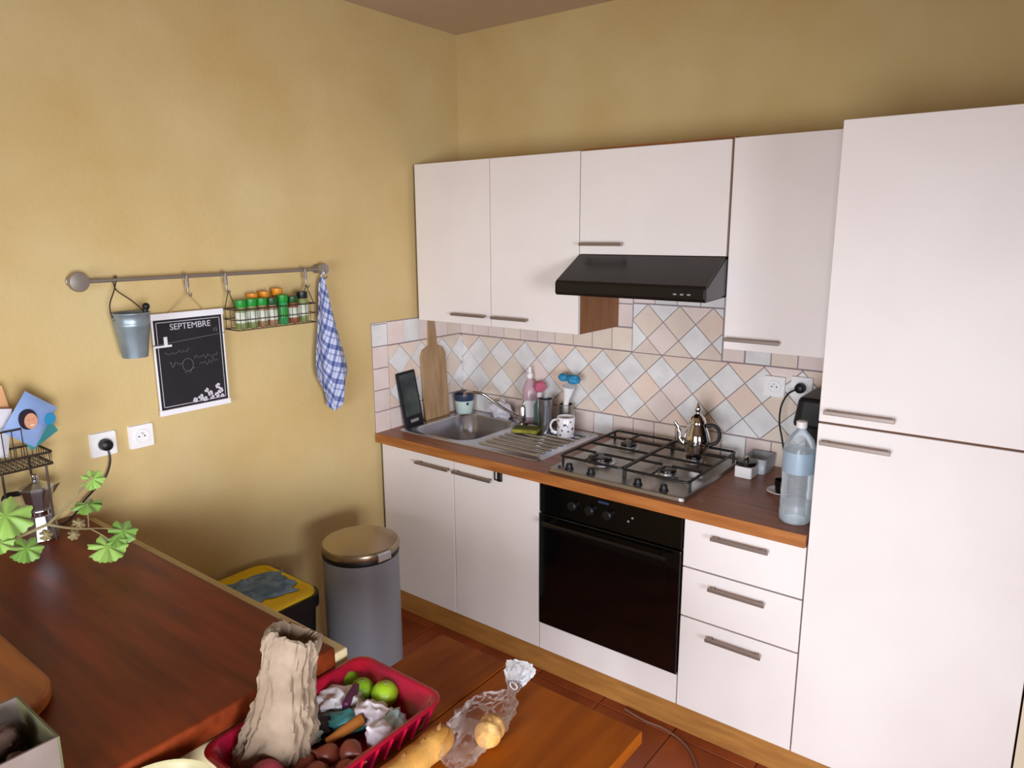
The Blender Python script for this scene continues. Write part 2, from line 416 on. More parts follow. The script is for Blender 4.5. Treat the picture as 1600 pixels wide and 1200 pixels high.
straight(-0.518, -0.007, 0.882, 0.983, 'left'); diamonds(-0.518, -0.007, 0.985, 1.281, -0.447, 0.989, 'left'); straight(-0.518, -0.007, 1.283, 1.390, 'left')

# ---------------------------------------------------------------- fitted kitchen
X0, X1, X2, X3, X4, X5 = 0.027, 0.4675, 0.9155, 1.5155, 1.915, 2.487
G = 0.0022; YD = -0.60; ZP = 0.132; ZD = 0.843
def handle(parent, x0, x1, yf, z):
    b = MB(); b.box(x0, x1, yf - 0.030, yf - 0.022, z - 0.006, z + 0.006)
    for x in (x0 + 0.012, x1 - 0.020): b.box(x, x + 0.008, yf - 0.024, yf + 0.001, z - 0.004, z + 0.004)
    return b.build('handle', 'handle_metal', parent, bev=0.0015)
def door(name, parent, x0, x1, yf, z0, z1, hx0, hx1, hz):
    d = box(name, 'laminate', parent, x0 + G, x1 - G, yf, yf + 0.018, z0 + G, z1 - G, bev=0.0015)
    handle(d, hx0, hx1, yf, hz); return d
def carcass(parent, x0, x1, y0, y1, z0, z1): return box('carcass', 'carcass', parent, x0 + 0.001, x1 - 0.001, y0, y1, z0, z1)

t = thing('sink_cabinet', ((X0 + X2) / 2, -0.3, ZP), 'cream two-door base cabinet under the sink, next to the yellow wall', 'cabinet', 'fitted kitchen units')
b = MB(); b.box(X0 + .001, X0 + .018, YD + .0185, -.012, ZP, ZD); b.box(X2 - .019, X2 - .001, YD + .0185, -.012, ZP, ZD); b.box(X0 + .018, X2 - .019, YD + .0185, -.012, ZP, ZP + .018); b.box(X0 + .018, X2 - .019, -.02, -.012, ZP, ZD)
b.build('carcass', 'carcass', t)
door('door', t, X0, X1, YD, ZP, ZD, 0.262, 0.456, 0.80); door('door', t, X1, X2, YD, ZP, ZD, 0.480, 0.690, 0.80)

t = thing('oven_cabinet', ((X2 + X3) / 2, -0.3, ZP), 'base cabinet around the oven with blank cream panel below it', 'cabinet', 'fitted kitchen units')
b = MB(); b.box(X2 + .001, X2 + .018, YD + .0185, -.012, ZP, ZD); b.box(X3 - .019, X3 - .001, YD + .0185, -.012, ZP, ZD); b.box(X2 + .018, X3 - .019, YD + .0185, -.012, ZP, ZP + .1)
b.build('carcass', 'carcass', t)
box('panel', 'laminate', t, X2 + G, X3 - G, YD, YD + .018, ZP + G, 0.249 - G, bev=0.0015)

t = thing('drawer_cabinet', ((X3 + X4) / 2, -0.3, ZP), 'cream base cabinet with three stacked drawers right of the oven', 'cabinet', 'fitted kitchen units')
carcass(t, X3, X4, YD + .0185, -.012, ZP, ZD)
for z0, z1, hz in ((0.667, ZD, 0.801), (0.484, 0.666, 0.621), (ZP, 0.483, 0.437)):
    door('drawer', t, X3, X4, YD, z0, z1, 1.619, 1.807, hz)

t = thing('tall_cabinet', ((X4 + X5) / 2, -0.3, ZP), 'tall cream larder cabinet with two doors reaching almost full height', 'cabinet', 'fitted kitchen units')
carcass(t, X4, X5, YD + .0185, -.012, ZP, 2.08)
door('door', t, X4, X5, YD, ZP, 1.237, 1.930, 2.118, 1.183); door('door', t, X4, X5, YD, 1.239, 2.081, 1.935, 2.121, 1.275)

ZU0, ZU1, YU = 1.382, 2.090, -0.337
t = thing('wall_cabinet', ((X0 + X2) / 2, -0.16, ZU0), 'cream two-door wall cabinet above the sink in the corner', 'cabinet', 'fitted kitchen units')
carcass(t, X0, X2, YU + .0185, -.012, ZU0 + .001, ZU1)
door('door', t, X0, X1, YU, ZU0, ZU1, 0.255, 0.452, 1.427); door('door', t, X1, X2, YU, ZU0, ZU1, 0.486, 0.680, 1.426)
t = thing('wall_cabinet', ((X2 + X3) / 2, -0.16, 1.70), 'short cream wall cabinet with lift-up front above the black hood', 'cabinet', 'fitted kitchen units')
carcass(t, X2, X3, YU + .0185, -.012, 1.70, ZU1 + .006)
door('door', t, X2, X3 - 0.006, YU, 1.700, ZU1 - .002, 0.930, 1.118, 1.740)
t = thing('wall_cabinet', ((X3 + X4) / 2, -0.16, ZU0), 'narrow single-door cream wall cabinet beside the tall larder cabinet', 'cabinet', 'fitted kitchen units')
carcass(t, X3, X4, YU + .0185, -.012, ZU0 + .001, ZU1)
door('door', t, X3, X4, YU - .004, ZU0, ZU1, 1.528, 1.716, 1.421)

tag(box('plinth', 'plinth_wood', None, 0.001, X5, -0.552, -0.535, 0.001, ZP - .001), 'orange-brown wooden plinth board running under the cream base cabinets', 'plinth')
# worktop with cut-outs for the sink bowl and the hob
b = MB(); t0, t1 = ZD + .002, ZW
wt = thing('worktop', (0.95, -0.3, t0), 'brown wood-look worktop running from yellow wall to larder cabinet', 'worktop')
b.box(0.0075, 0.085, -0.612, -0.008, t0, t1); b.box(0.085, 0.455, -0.612, -0.500, t0, t1); b.box(0.085, 0.455, -0.075, -0.008, t0, t1); b.box(0.455, 1.913, -0.612, -0.008, t0, t1)
b.build('slab', 'worktop_wood', wt)
box('edging', 'worktop_edge', wt, 0.0075, 1.913, -0.620, -0.6115, t0, t1 + .0003, bev=0.002)

# oven
t = thing('oven', ((X2 + X3) / 2, -0.3, 0.25), 'black built-in oven with glass door below the gas hob', 'oven')
box('body', 'black_enamel', t, X2 + .02, X3 - .02, -0.585, -.05, 0.252, 0.835)
box('control_panel', 'black_glass', t, X2 + .004, X3 - .004, -0.602, -0.585, 0.722, 0.842, bev=.002)
d = box('oven_door', 'black_glass', t, X2 + .004, X3 - .004, -0.606, -0.585, 0.251, 0.717, bev=.003)
b = MB(); b.box(X2 + .06, X3 - .06, -0.6075, -0.606, 0.30, 0.66); b.build('window_glass', 'black_glass', d)
b = MB(); b.tube([(X2 + .045, -.640, .694), (X3 - .045, -.640, .694)], .009, 10)
for x in (X2 + .07, X3 - .07): b.box(x - .008, x + .008, -.640, -.605, .688, .700)
b.build('handle', 'black_enamel', d, smooth=True)
for x in (1.075, 1.150, 1.225): MB().lathe([(.018, -.603), (.018, -.618), (.014, -.622)], (x, 0, .782), 18, 'y').build('knob', 'black_plastic', t, smooth=True)
for x, z in ((1.322, .792), (1.306, .776)): MB().lathe([(.004, -.602), (.004, -.6035)], (x, 0, z), 10, 'y').build('indicator', 'oven_print', t)
box('display', 'navy', t, 1.18, 1.225, -.6028, -.602, .818, .826)

# extractor hood
t = thing('extractor_hood', (1.215, -0.2, 1.555), 'black slanted extractor hood between the wall cabinets', 'hood')
prof = [(-0.008, 1.699), (-0.008, 1.575), (-0.40, 1.560), (-0.50, 1.556), (-0.508, 1.566), (-0.508, 1.600), (-0.50, 1.610), (-0.345, 1.699)]
MB().add([(0.920, y, z) for y, z in prof] + [(1.511, y, z) for y, z in prof],
         [tuple(range(8)), tuple(range(8, 16))[::-1]] + [(i, i + 8, (i + 1) % 8 + 8, (i + 1) % 8) for i in range(8)]).build('body', 'black_hood', t)
sp = [(-0.03, 1.695), (-0.03, 1.58), (-0.42, 1.566), (-0.495, 1.562), (-0.50, 1.600), (-0.345, 1.692)]
MB().add([(1.5112, y, z) for y, z in sp] + [(1.5135, y, z) for y, z in sp], [tuple(range(6))[::-1], tuple(range(6, 12))] + [(i, (i + 1) % 6, (i + 1) % 6 + 6, i + 6) for i in range(6)]).build('side_panel', 'hood_side', t)
box('visor_strip', 'black_enamel', t, .922, 1.509, -.511, -.508, 1.568, 1.598, bev=.001)
for x in (1.40, 1.425, 1.45): box('button', 'oven_print', t, x, x + .012, -.5125, -.511, 1.578, 1.583)

# sink
t = thing('sink', (0.45, -0.27, ZW), 'stainless steel sink with ribbed drainer set into the worktop', 'sink')
cx0, cx1, cy0, cy1 = 0.090, 0.450, -0.492, -0.085
def ring(x0, x1, y0, y1, r, z, n=6): return [(a, c, z) for a, c in rrect(x0, x1, y0, y1, r, n)]
def ring4(x0, x1, y0, y1, rs, z, n=6):
    out = []
    for (cx, cy, a0), r in zip(((x1, y1, 0), (x0, y1, PI / 2), (x0, y0, PI), (x1, y0, 1.5 * PI)), rs):
        cx += -r if cx == x1 else r; cy += -r if cy == y1 else r
        for i in range(n + 1):
            a = a0 + PI / 2 * i / n; out.append((cx + r * math.cos(a), cy + r * math.sin(a), z))
    return out
oz = ZW + .004
R28 = [(i, (i + 1) % 28, 28 + (i + 1) % 28, 28 + i) for i in range(28)]
rim = MB()
rim.add(ring(.050, .852, -.520, -.030, .03, ZW + .0008) + ring(.054, .848, -.516, -.034, .028, oz), R28)
rim.add(ring(cx0, cx1, cy0, cy1, .09, oz) + ring4(.054, .4505, -.516, -.034, (.0004, .028, .028, .0004), oz), R28)
rim.add(ring4(.4505, .848, -.516, -.034, (.028, .0004, .0004, .028), oz), [tuple(range(28))])
rim.build('rim', 'steel', t, smooth=True)
bowl = loft([ring(cx0 + .06, cx1 - .06, cy0 + .06, cy1 - .06, .08, ZW - .155), ring(cx0 + .02, cx1 - .02, cy0 + .02, cy1 - .02, .09, ZW - .13), ring(cx0 + .006, cx1 - .006, cy0 + .006, cy1 - .006, .088, oz - .008), ring(cx0, cx1, cy0, cy1, .09, oz)])
bowl.build('bowl', 'steel', t, smooth=True)
MB().lathe([(.03, ZW - .1545), (.03, ZW - .152), (.012, ZW - .153)], (.27, -.29, 0), 20).build('drain', 'chrome', t, smooth=True)
for i in range(9):
    y = -.465 + i * .045
    MB().tube([(.50, y, oz), (.515, y, oz + .003), (.80, y, oz + .003), (.815, y, oz)], .006, 8).build('ridge', 'steel', t, smooth=True)
t = thing('kitchen_tap', (.462, -.10, oz), 'chrome kitchen tap with long spout reaching over the sink bowl', 'tap')
tp = MB().lathe([(.026, oz), (.026, oz + .012), (.020, oz + .018), (.018, oz + .085), (.014, oz + .095)], (.462, -.10, 0), 20).build('tap_body', 'chrome', t, smooth=True)
MB().tube([(.460, -.103, .915), (.38, -.157, .975), (.318, -.199, 1.030), (.300, -.208, 1.040), (.275, -.218, 1.043), (.232, -.236, 1.043), (.224, -.240, 1.036), (.222, -.241, 1.018)], .0078, 10).build('spout', 'chrome', tp, smooth=True)
MB().tube([(.462, -.10, .98), (.466, -.09, 1.00), (.50, -.06, 1.02)], [.012, .010, .006], 10).build('lever', 'chrome', tp, smooth=True)

# gas hob
t = thing('gas_hob', (1.225, -0.31, ZW), 'stainless steel four-burner gas hob with black pan supports', 'hob')
MB().prism(rrect(.945, 1.508, -.592, -.062, .018), ZW + .0004, ZW + .016, inset=.006).build('hob_plate', 'steel_brushed', t, bev=.003)
for x in (1.023, 1.119, 1.314, 1.415):
    k = MB().lathe([(.017, ZW + .016), (.017, ZW + .020), (.0135, ZW + .022), (.012, ZW + .036), (.009, ZW + .038)], (x, -.555, 0), 18).build('knob', 'black_plastic', t, smooth=True)
    box('pointer', 'oven_print', k, x - .001, x + .001, -.566, -.556, ZW + .0381, ZW + .0386)
MB().lathe([(.006, ZW + .016), (.006, ZW + .022)], (.981, -.560, 0), 12).build('ignition_button', 'black_plastic', t, smooth=True)
for x, y, r in ((1.075, -.415, .050), (1.075, -.185, .036), (1.350, -.395, .038), (1.362, -.185, .034)):
    bn = MB().lathe([(r + .014, ZW + .016), (r + .012, ZW + .021), (r, ZW + .022), (r - .003, ZW + .030)], (x, y, 0), 24).build('burner', 'steel', t, smooth=True)
    MB().lathe([(r - .006, ZW + .030), (r - .003, ZW + .033), (r - .004, ZW + .039), (r - .010, ZW + .041), (.001, ZW + .0415)], (x, y, 0), 24).build('burner_cap', 'black_enamel', bn, smooth=True)
zg = ZW + .052
for gx0, gx1, cs in ((.965, 1.232, ((1.075, -.415), (1.075, -.185))), (1.238, 1.492, ((1.350, -.395), (1.362, -.185)))):
    b = MB(); y0, y1 = -.530, -.085; rr = .0052
    b.tube([(a, c, zg) for a, c in rrect(gx0, gx1, y0, y1, .015, 3)], rr, 8, closed=True)
    for (x, y), r in zip(cs, (.02, .015)):
        b.tube([(gx0, y, zg), (x - r, y, zg)], rr, 8); b.tube([(gx1, y, zg), (x + r, y, zg)], rr, 8)
    b.tube([(cs[0][0], y0, zg), (cs[0][0], cs[0][1] - .02, zg)], rr, 8); b.tube([(cs[1][0], y1, zg), (cs[1][0], cs[1][1] + .015, zg)], rr, 8)
    b.tube([(gx0, (y0 + y1) / 2, zg), (gx1, (y0 + y1) / 2, zg)], rr, 8)
    for x in (gx0, gx1):
        for y in (y0 + .02, y1 - .02): b.tube([(x, y, zg), (x, y, ZW + .0165)], rr, 8)
    b.build('pan_support', 'black_iron', t, smooth=True)

# ---------------------------------------------------------------- sockets
def socket(name, loc, wall, label, plug=False):
    t = thing(name, loc, label, 'socket', 'white wall sockets')
    M = Matrix.Translation(loc) @ (Matrix((( 0, 0, 1), (1, 0, 0), (0, 1, 0))).to_4x4() if wall == 'left' else Matrix(((1, 0, 0), (0, 0, -1), (0, 1, 0))).to_4x4())
    MB(M).prism(rrect(-.041, .041, -.041, .041, .006), 0.0, .010, inset=.003).build('cover_plate', 'white_plastic', t)
    MB(M).lathe([(.026, .010), (.025, .013), (.0205, .013), (.0195, .0105), (.001, .0105)], (0, 0, 0), 24).build('socket_well', 'white_plastic', t, smooth=True)
    if not plug:
        b = MB(M)
        for x in (-.0095, .0095): b.lathe([(.0028, .0105), (.0028, .0112)], (x, .0, 0), 10)
        b.build('pin_hole', 'black_plastic', t); MB(M).lathe([(.0026, .0105), (.002, .019)], (0, .011, 0), 10).build('earth_pin', 'steel', t)
    return t, M
def plug(name, M, loc, label, cord_pts, cr=.0032):
    t = thing(name, loc, label, 'plug')
    MB(M).lathe([(.019, .0115), (.020, .020), (.018, .036), (.010, .042)], (0, 0, 0), 20).build('plug_body', 'black_plastic', t, smooth=True)
    MB().tube(cord_pts, cr, 8).build('cord', 'cord_black', t, smooth=True)
def spl(pts, n=8):
    P = [Vector(p) for p in pts]; out = []
    for i in range(len(P) - 1):
        a, b_, c, d = P[max(i - 1, 0)], P[i], P[i + 1], P[min(i + 2, len(P) - 1)]
        for k in range(n):
            s = k / n; out.append(0.5 * ((2 * b_) + (c - a) * s + (2 * a - 5 * b_ + 4 * c - d) * s * s + (3 * b_ - a - 3 * c + d) * s ** 3))
    return out + [P[-1]]
_, M = socket('wall_socket', (0.0, -1.783, 1.115), 'left', 'white socket on yellow wall, holding the black plug', True)
plug('power_plug', M, (0.0, -1.783, 1.115), 'black plug in the yellow wall socket, cord hanging to counter',
     spl([(.036, -1.783, 1.100), (.040, -1.782, 1.075), (.036, -1.786, 1.045), (.03, -1.80, 1.01), (.03, -1.83, .985), (.04, -1.875, .955), (.05, -1.91, .925), (.06, -1.94, .910), (.07, -1.98, .909)]))
socket('wall_socket', (0.0, -1.660, 1.114), 'left', 'empty white socket on the yellow wall below the chalkboard')
socket('wall_socket', (1.601, -0.007, 1.203), 'back', 'empty white socket on the tiles right of the hob')
_, M = socket('wall_socket', (1.701, -0.007, 1.212), 'back', 'white socket on the tiles beside the larder, holding a black plug', True)
plug('power_plug', M, (1.701, -0.007, 1.212), 'black plug in the tiled wall socket with cord looping down',
     spl([(1.694, -.048, 1.21), (1.672, -.075, 1.195), (1.655, -.09, 1.15), (1.655, -.10, 1.09), (1.672, -.11, 1.03), (1.69, -.12, .96), (1.70, -.13, .892)]))

# ---------------------------------------------------------------- wall rail with hanging things
YL, YR, ZR, XRL = -1.815, -0.895, 1.645, 0.052
t = thing('wall_rail', (0, (YL + YR) / 2, ZR), 'thin grey metal hanging rail with round end mounts on yellow wall', 'rail')
MB().tube([(XRL, YL, ZR), (XRL, YR, ZR)], .0065, 12).build('rod', 'rail_metal', t, smooth=True)
for y, r in ((YL, .031), (YR, .024)):
    MB().lathe([(.018, 0.0), (.018, .006), (.012, .010), (.012, .040), (r * .9, .042), (r, .048), (r, .056), (r * .9, .062), (r * .4, .065)], (0, y, ZR), 24, 'x').build('end_mount', 'rail_metal', t, smooth=True)
def hook(y, label, drop=.06):
    h = thing('rail_hook', (XRL, y, ZR), label, 'hook', 'hooks on the rail')
    pts = [(XRL - .010, y, ZR - .010), (XRL - .011, y, ZR)]
    for i in range(7):
        a = PI - PI * i / 6; pts.append((XRL + .0105 * math.cos(a), y, ZR + .0105 * math.sin(a)))
    pts += [(XRL + .011, y, ZR - drop + .012)]
    for i in range(1, 7):
        a = PI + PI * i / 6; pts.append((XRL + .021 + .010 * math.cos(a), y, ZR - drop + .010 * math.sin(a) + .004))
    MB().tube(pts, .0030, 8).build('hook_wire', 'rail_metal', h, smooth=True)
    box('clip', 'rail_metal', h, XRL + .008, XRL + .013, y - .006, y + .006, ZR - drop * .62, ZR - drop * .1, bev=.001)
hook(-1.476, 'grey rail hook holding the string of the black chalkboard')
hook(-1.332, 'grey rail hook at the left end of the spice basket')
hook(-0.990, 'grey rail hook at the right end of the spice basket')
hook(-0.902, 'grey rail hook holding the checked tea towel', .03)

# zinc bucket
bx, by = .093, -1.690
t = thing('bucket', (bx, by, 1.40), 'small grey zinc bucket hanging from the left of the rail', 'bucket')
b = MB(); b.lathe([(.036, 1.402), (.038, 1.400), (.0525, 1.500), (.0540, 1.503), (.0540, 1.509), (.0525, 1.512), (.056, 1.538), (.058, 1.540), (.057, 1.544), (.0545, 1.541), (.037, 1.405), (.001, 1.404)], (bx, by, 0), 32)
b.build('pail', 'zinc', t, smooth=True)
for s in (-1, 1): MB().lathe([(.006, 0), (.006, .004)], (bx, by + s * .0565 - .002, 1.526), 10, 'y').build('ear', 'rail_metal', t)
MB().tube(spl([(bx, by - .057, 1.528), (bx - .012, by - .055, 1.57), (bx - .03, by - .028, 1.615), (XRL, by - .012, ZR + .011), (XRL - .012, by - .02, ZR), (XRL, by - .022, ZR - .012), (bx - .03, by - .02, 1.612), (bx - .012, by + .018, 1.575), (bx, by + .0565, 1.528)], 5), .0022, 6).build('bail', 'wire_dark', t, smooth=True)
t = thing('brush', (bx + .02, by + .03, 1.44), 'black-handled tool standing in the zinc bucket', 'tool')
MB().tube([(bx + .015, by + .005, 1.42), (bx + .03, by + .030, 1.53), (bx + .034, by + .034, 1.560)], [.006, .008, .009], 10).build('grip', 'black_plastic', t, smooth=True)
MB().blob((bx + .0345, by + .0345, 1.562), .0115, 12, 8).build('grip_end', 'black_plastic', t, smooth=True)

# chalkboard calendar
py0, py1, pz0, pz1, px = -1.598, -1.338, 1.172, 1.524, .030
t = thing('chalkboard', (px, (py0 + py1) / 2, pz0), 'black chalkboard calendar with white edges hanging on the yellow wall', 'chalkboard')
box('backing', 'white_paint', t, px - .004, px, py0, py1, pz0 + .004, pz1 - .004)
box('board_face', 'chalkboard', t, px, px + .001, py0 + .006, py1 - .006, pz0 + .020, pz1 - .022)
box('top_slat', 'white_paint', t, px - .006, px + .006, py0 - .002, py1 + .002, pz1 - .022, pz1, bev=.002)
box('bottom_slat', 'white_paint', t, px - .006, px + .006, py0 - .002, py1 + .002, pz0, pz0 + .020, bev=.002)
xf = px + .001
for a in ((py0 + .014, py0 + .016, pz0 + .028, pz1 - .030), (py1 - .016, py1 - .014, pz0 + .028, pz1 - .030), (py0 + .014, py1 - .014, pz0 + .028, pz0 + .030), (py0 + .014, py1 - .014, pz1 - .032, pz1 - .030)):
    box('border_line', 'chalk', t, xf, xf + .0004, *a)
E90 = (PI / 2, 0, PI / 2)
text('title', 'SEPTEMBRE', .030, 'chalk', t, (xf + .0002, -1.462, pz1 - .050), E90)
text('date', '15', .020, 'chalk_dim', t, (xf + .0002, -1.372, pz1 - .074), E90)
MB().tube([(px + .004, py0 - .004, 1.418), (px + .004, py1 + .003, 1.436)], .0012, 6).build('slider_line', 'chalk_dim', t)
box('slider_tab', 'white_paint', t, px + .004, px + .007, py0 - .004, py0 + .060, 1.409, 1.416); box('slider_arrow', 'white_paint', t, px + .004, px + .007, py0 + .034, py0 + .046, 1.416, 1.444)
def scribble(y0, y1, z, amp, m, k):
    rnd = random.Random(k); pts = []; n = int((y1 - y0) / .005)
    for i in range(n + 1): pts.append((xf + .0004, y0 + (y1 - y0) * i / n, z + amp * (rnd.random() - .5) * (2 if i % 3 else 1)))
    MB().tube(pts, .0008, 5).build('handwriting', m, t)
for k, a in enumerate(((-1.565, -1.475, 1.385, .010), (-1.46, -1.372, 1.360, .010), (-1.55, -1.50, 1.345, .012), (-1.442, -1.372, 1.338, .012), (-1.50, -1.46, 1.318, .010))): scribble(a[0], a[1], a[2], a[3], 'chalk_dim', k)
MB().tube([(xf + .0005, -1.485 + .020 * math.cos(2 * PI * i / 14), 1.338 + .022 * math.sin(2 * PI * i / 14)) for i in range(14)], .0009, 5, closed=True).build('chalk_ring', 'chalk_dim', t)
rnd = random.Random(5)
for fy, fz, fr in ((-1.470, 1.208, .010), (-1.448, 1.214, .012), (-1.432, 1.205, .010), (-1.412, 1.222, .011), (-1.405, 1.206, .009), (-1.425, 1.236, .009), (-1.386, 1.212, .011), (-1.372, 1.226, .012), (-1.380, 1.244, .011), (-1.366, 1.206, .008)):
    b = MB()
    for k in range(5):
        a = 2 * PI * k / 5 + rnd.random(); b.prism([(fy + fr * .55 * math.cos(a) + fr * .42 * math.cos(c * PI / 4), fz + fr * .55 * math.sin(a) + fr * .42 * math.sin(c * PI / 4)) for c in range(8)], xf + .0001 * k, xf + .0006 + .0001 * k, 'x')
    b.build('flower_print', 'chalk', t)
MB().tube([(px, -1.535, pz1 - .004), (XRL + .018, -1.480, ZR - .060), (px, -1.405, pz1 - .004)], .0016, 6).build('hanging_string', 'string', t)

# spice basket and jars
sy0, sy1, sz0, sz1, sx0, sx1 = -1.335, -0.995, 1.447, 1.520, .030, .125
t = thing('wire_basket', (.07, (sy0 + sy1) / 2, sz0), 'narrow dark wire basket of spice jars hanging from the rail', 'basket')
b = MB()
def rect_wire(b, x0, x1, y0, y1, z, r=.0017): b.tube([(a, c, z) for a, c in rrect(x0, x1, y0, y1, .008, 3)], r, 6, closed=True)
rect_wire(b, sx0, sx1, sy0, sy1, sz1, .0022); rect_wire(b, sx0, sx1, sy0, sy1, (sz0 + sz1) / 2); rect_wire(b, sx0, sx1, sy0, sy1, sz0)
b.build('rim_wire', 'wire_dark', t, smooth=True)
b = MB(); n = 17
for i in range(n):
    y = sy0 + .01 + (sy1 - sy0 - .02) * i / (n - 1); b.tube([(sx0, y, sz1), (sx0, y, sz0), (sx1, y, sz0), (sx1, y, sz1)], .0012, 5)
b.build('cross_wire', 'wire_dark', t, smooth=True)
for y in (-1.332, -.998): MB().tube([(sx0 + .01, y, sz1), (XRL + .02, y, ZR - .058), (sx1 - .01, y, sz1)], .0018, 6).build('hanger_wire', 'wire_dark', t, smooth=True)
jars = [(.098, -1.305, .105, 'green_lid', 'spice_green', 'leftmost green-lidded spice jar at the front of the wire basket'),
        (.098, -1.262, .107, 'green_lid', 'spice_green', 'second green-lidded spice jar from the left in the wire basket'),
        (.098, -1.219, .106, 'green_lid', 'spice_brown', 'third green-lidded spice jar from the left in the wire basket'),
        (.098, -1.176, .104, 'dark_green_lid', 'spice_brown', 'dark-green-lidded spice jar beside the all-green jar'),
        (.098, -1.128, .112, 'green_lid', 'spice_full_green', 'all-green spice jar at the front of the wire basket'),
        (.098, -1.084, .104, 'dark_green_lid', 'spice_red', 'dark-green-lidded jar of reddish spice right of the all-green jar'),
        (.098, -1.038, .118, 'black_lid', 'spice_green', 'black-lidded spice jar at the right end of the wire basket'),
        (.052, -1.225, .122, 'orange_lid', 'spice_red', 'leftmost orange-lidded spice jar in the back row of the basket'),
        (.052, -1.175, .126, 'orange_lid', 'spice_brown', 'middle orange-lidded spice jar in the back row of the basket'),
        (.052, -1.118, .134, 'orange_lid', 'spice_red', 'tallest orange-lidded spice jar, behind the all-green jar')]
for x, y, h, lid, fill, lab in jars:
    t = thing('spice_jar', (x, y, sz0 + .002), lab, 'jar', 'spice jars in the wire basket'); z = sz0 + .002
    MB().lathe([(.017, z), (.0195, z + .003), (.0195, z + h - .034), (.016, z + h - .026)], (x, y, 0), 18).build('contents', fill, t, smooth=True)
    MB().lathe([(.0202, z + h * .22), (.0202, z + h * .58)], (x, y, 0), 18, cap=False).build('paper_label', 'label_white' if fill != 'spice_full_green' else 'green_lid', t, smooth=True)
    MB().lathe([(.0195, z + h - .026), (.0205, z + h - .024), (.0205, z + h - .002), (.018, z + h)], (x, y, 0), 20).build('lid', lid, t, smooth=True)

# tea towel
t = thing('tea_towel', (.05, -.90, 1.05), 'blue and white checked tea towel hanging from the rail', 'towel')
def interp(tab, v):
    for (a, p), (b_, q) in zip(tab, tab[1:]):
        if a <= v <= b_: return p + (q - p) * (v - a) / (b_ - a)
    return tab[-1][1] if v > tab[-1][0] else tab[0][1]
LEFT = [(0, -.912), (.05, -.922), (.3, -.938), (.55, -.962), (.75, -.975), (1, -.968)]
RIGHT = [(0, -.890), (.05, -.885), (.3, -.858), (.55, -.828), (.75, -.800), (.85, -.790), (1, -.789)]
BOT = [(0, 1.150), (.25, 1.085), (.50, 1.052), (.7, 1.09), (1, 1.150)]
me_v, me_f, me_uv = [], [], []
NU, NV = 44, 50
for j in range(NV + 1):
    for i in range(NU + 1):
        s, v = i / NU, j / NV
        zb = interp(BOT, s); z = 1.612 + (zb - 1.612) * v
        vt = min(1.0, (1.612 - z) / (1.612 - 1.150)); y = interp(LEFT, vt) + (interp(RIGHT, vt) - interp(LEFT, vt)) * s
        y += (.5 - s) * .10 * max(0, v - .86) / .14 * .55 if v > .86 else 0
        amp = .006 + .015 * v
        x = .048 + amp * math.sin(s * 3.1 * PI + .6 + v * .8) + .005 * math.sin(s * 8 * PI + v * 4) * v + .012 * v + .004 * noise.noise(Vector((s * 4, v * 5, 1)))
        me_v.append((x, y, z)); fu, fv = s * .40 * (.35 + .65 * v), v * .52; me_uv.append((fu * .82 + fv * .42, fv * .90 - fu * .44))
for j in range(NV):
    for i in range(NU): me_f.append((j * (NU + 1) + i, j * (NU + 1) + i + 1, (j + 1) * (NU + 1) + i + 1, (j + 1) * (NU + 1) + i))
me = bpy.data.meshes.new('cloth'); o0 = ORG[t.name]; me.from_pydata([Vector(p) - o0 for p in me_v], [], me_f)
uvl = me.uv_layers.new(name='UVMap')
for lp in me.loops: uvl.data[lp.index].uv = me_uv[lp.vertex_index]
for p in me.polygons: p.use_smooth = True
me.materials.append(MATS['tea_towel']); o = bpy.data.objects.new('cloth', me); col.objects.link(o); o.parent = t
s_ = o.modifiers.new('solid', 'SOLIDIFY'); s_.thickness = .003
MB().tube(spl([(.045, -.905, 1.605), (.06, -.908, 1.625), (.068, -.903, 1.632), (.062, -.898, 1.622), (.05, -.897, 1.605)], 4), .0022, 6).build('loop', 'white_cloth', t, smooth=True)

# ---------------------------------------------------------------- things on the kitchen worktop
# chopping board with handle
M = frame_mat((.036, -.235, ZW + .0005), (0, 1, 0), (-.036, 0, .50))   # local x along the wall, z up the board
t = thing('chopping_board', (.036, -.235, ZW), 'pale wooden chopping board with handle leaning in the tiled corner', 'chopping board')
pts = [(-.082, 0), (.082, 0), (.086, .31), (.07, .345), (.03, .362), (.026, .48), (.015, .495), (-.015, .495), (-.026, .48), (-.03, .362), (-.07, .345), (-.086, .31)]
MB(M).add([(a, -.008, c) for a, c in pts] + [(a, .008, c) for a, c in pts], [tuple(range(12)), tuple(range(12, 24))[::-1]] + [(i, i + 12, (i + 1) % 12 + 12, (i + 1) % 12) for i in range(12)]).build('board', 'cut_board', t, bev=.003)
# dark framed slate
M = frame_mat((.052, -.410, ZW + .001), (0, 1, -.02), (-.045, -.012, .26))
t = thing('slate_picture', (.052, -.410, ZW), 'small dark framed slate leaning against left wall tiles by the sink', 'frame')
MB(M).box(-.062, .062, -.006, .006, 0, .262).build('frame', 'slate_frame', t, bev=.006)
MB(M).box(-.048, .048, -.0075, -.005, .05, .248).build('slate_face', 'slate', t)
MB(M).box(-.026, .026, -.008, -.005, .018, .032).build('name_strip', 'oven_print', t)
def turn(name, loc, prof, m, parent, n=28, smooth=True): return MB().lathe([(r, h + loc[2]) for r, h in prof], (loc[0], loc[1], 0), n).build(name, m, parent, smooth=smooth)
c = (.075, -.078, ZW + .0006)
t = thing('pot', c, 'small mint cup with navy rim in the corner behind the sink', 'cup')
turn('cup_body', c, [(.038, 0), (.042, .004), (.050, .082), (.047, .083), (.040, .01), (.001, .008)], 'mint', t); turn('rim_band', c, [(.0485, .066), (.0515, .083), (.0515, .098), (.048, .099), (.047, .080)], 'navy', t)
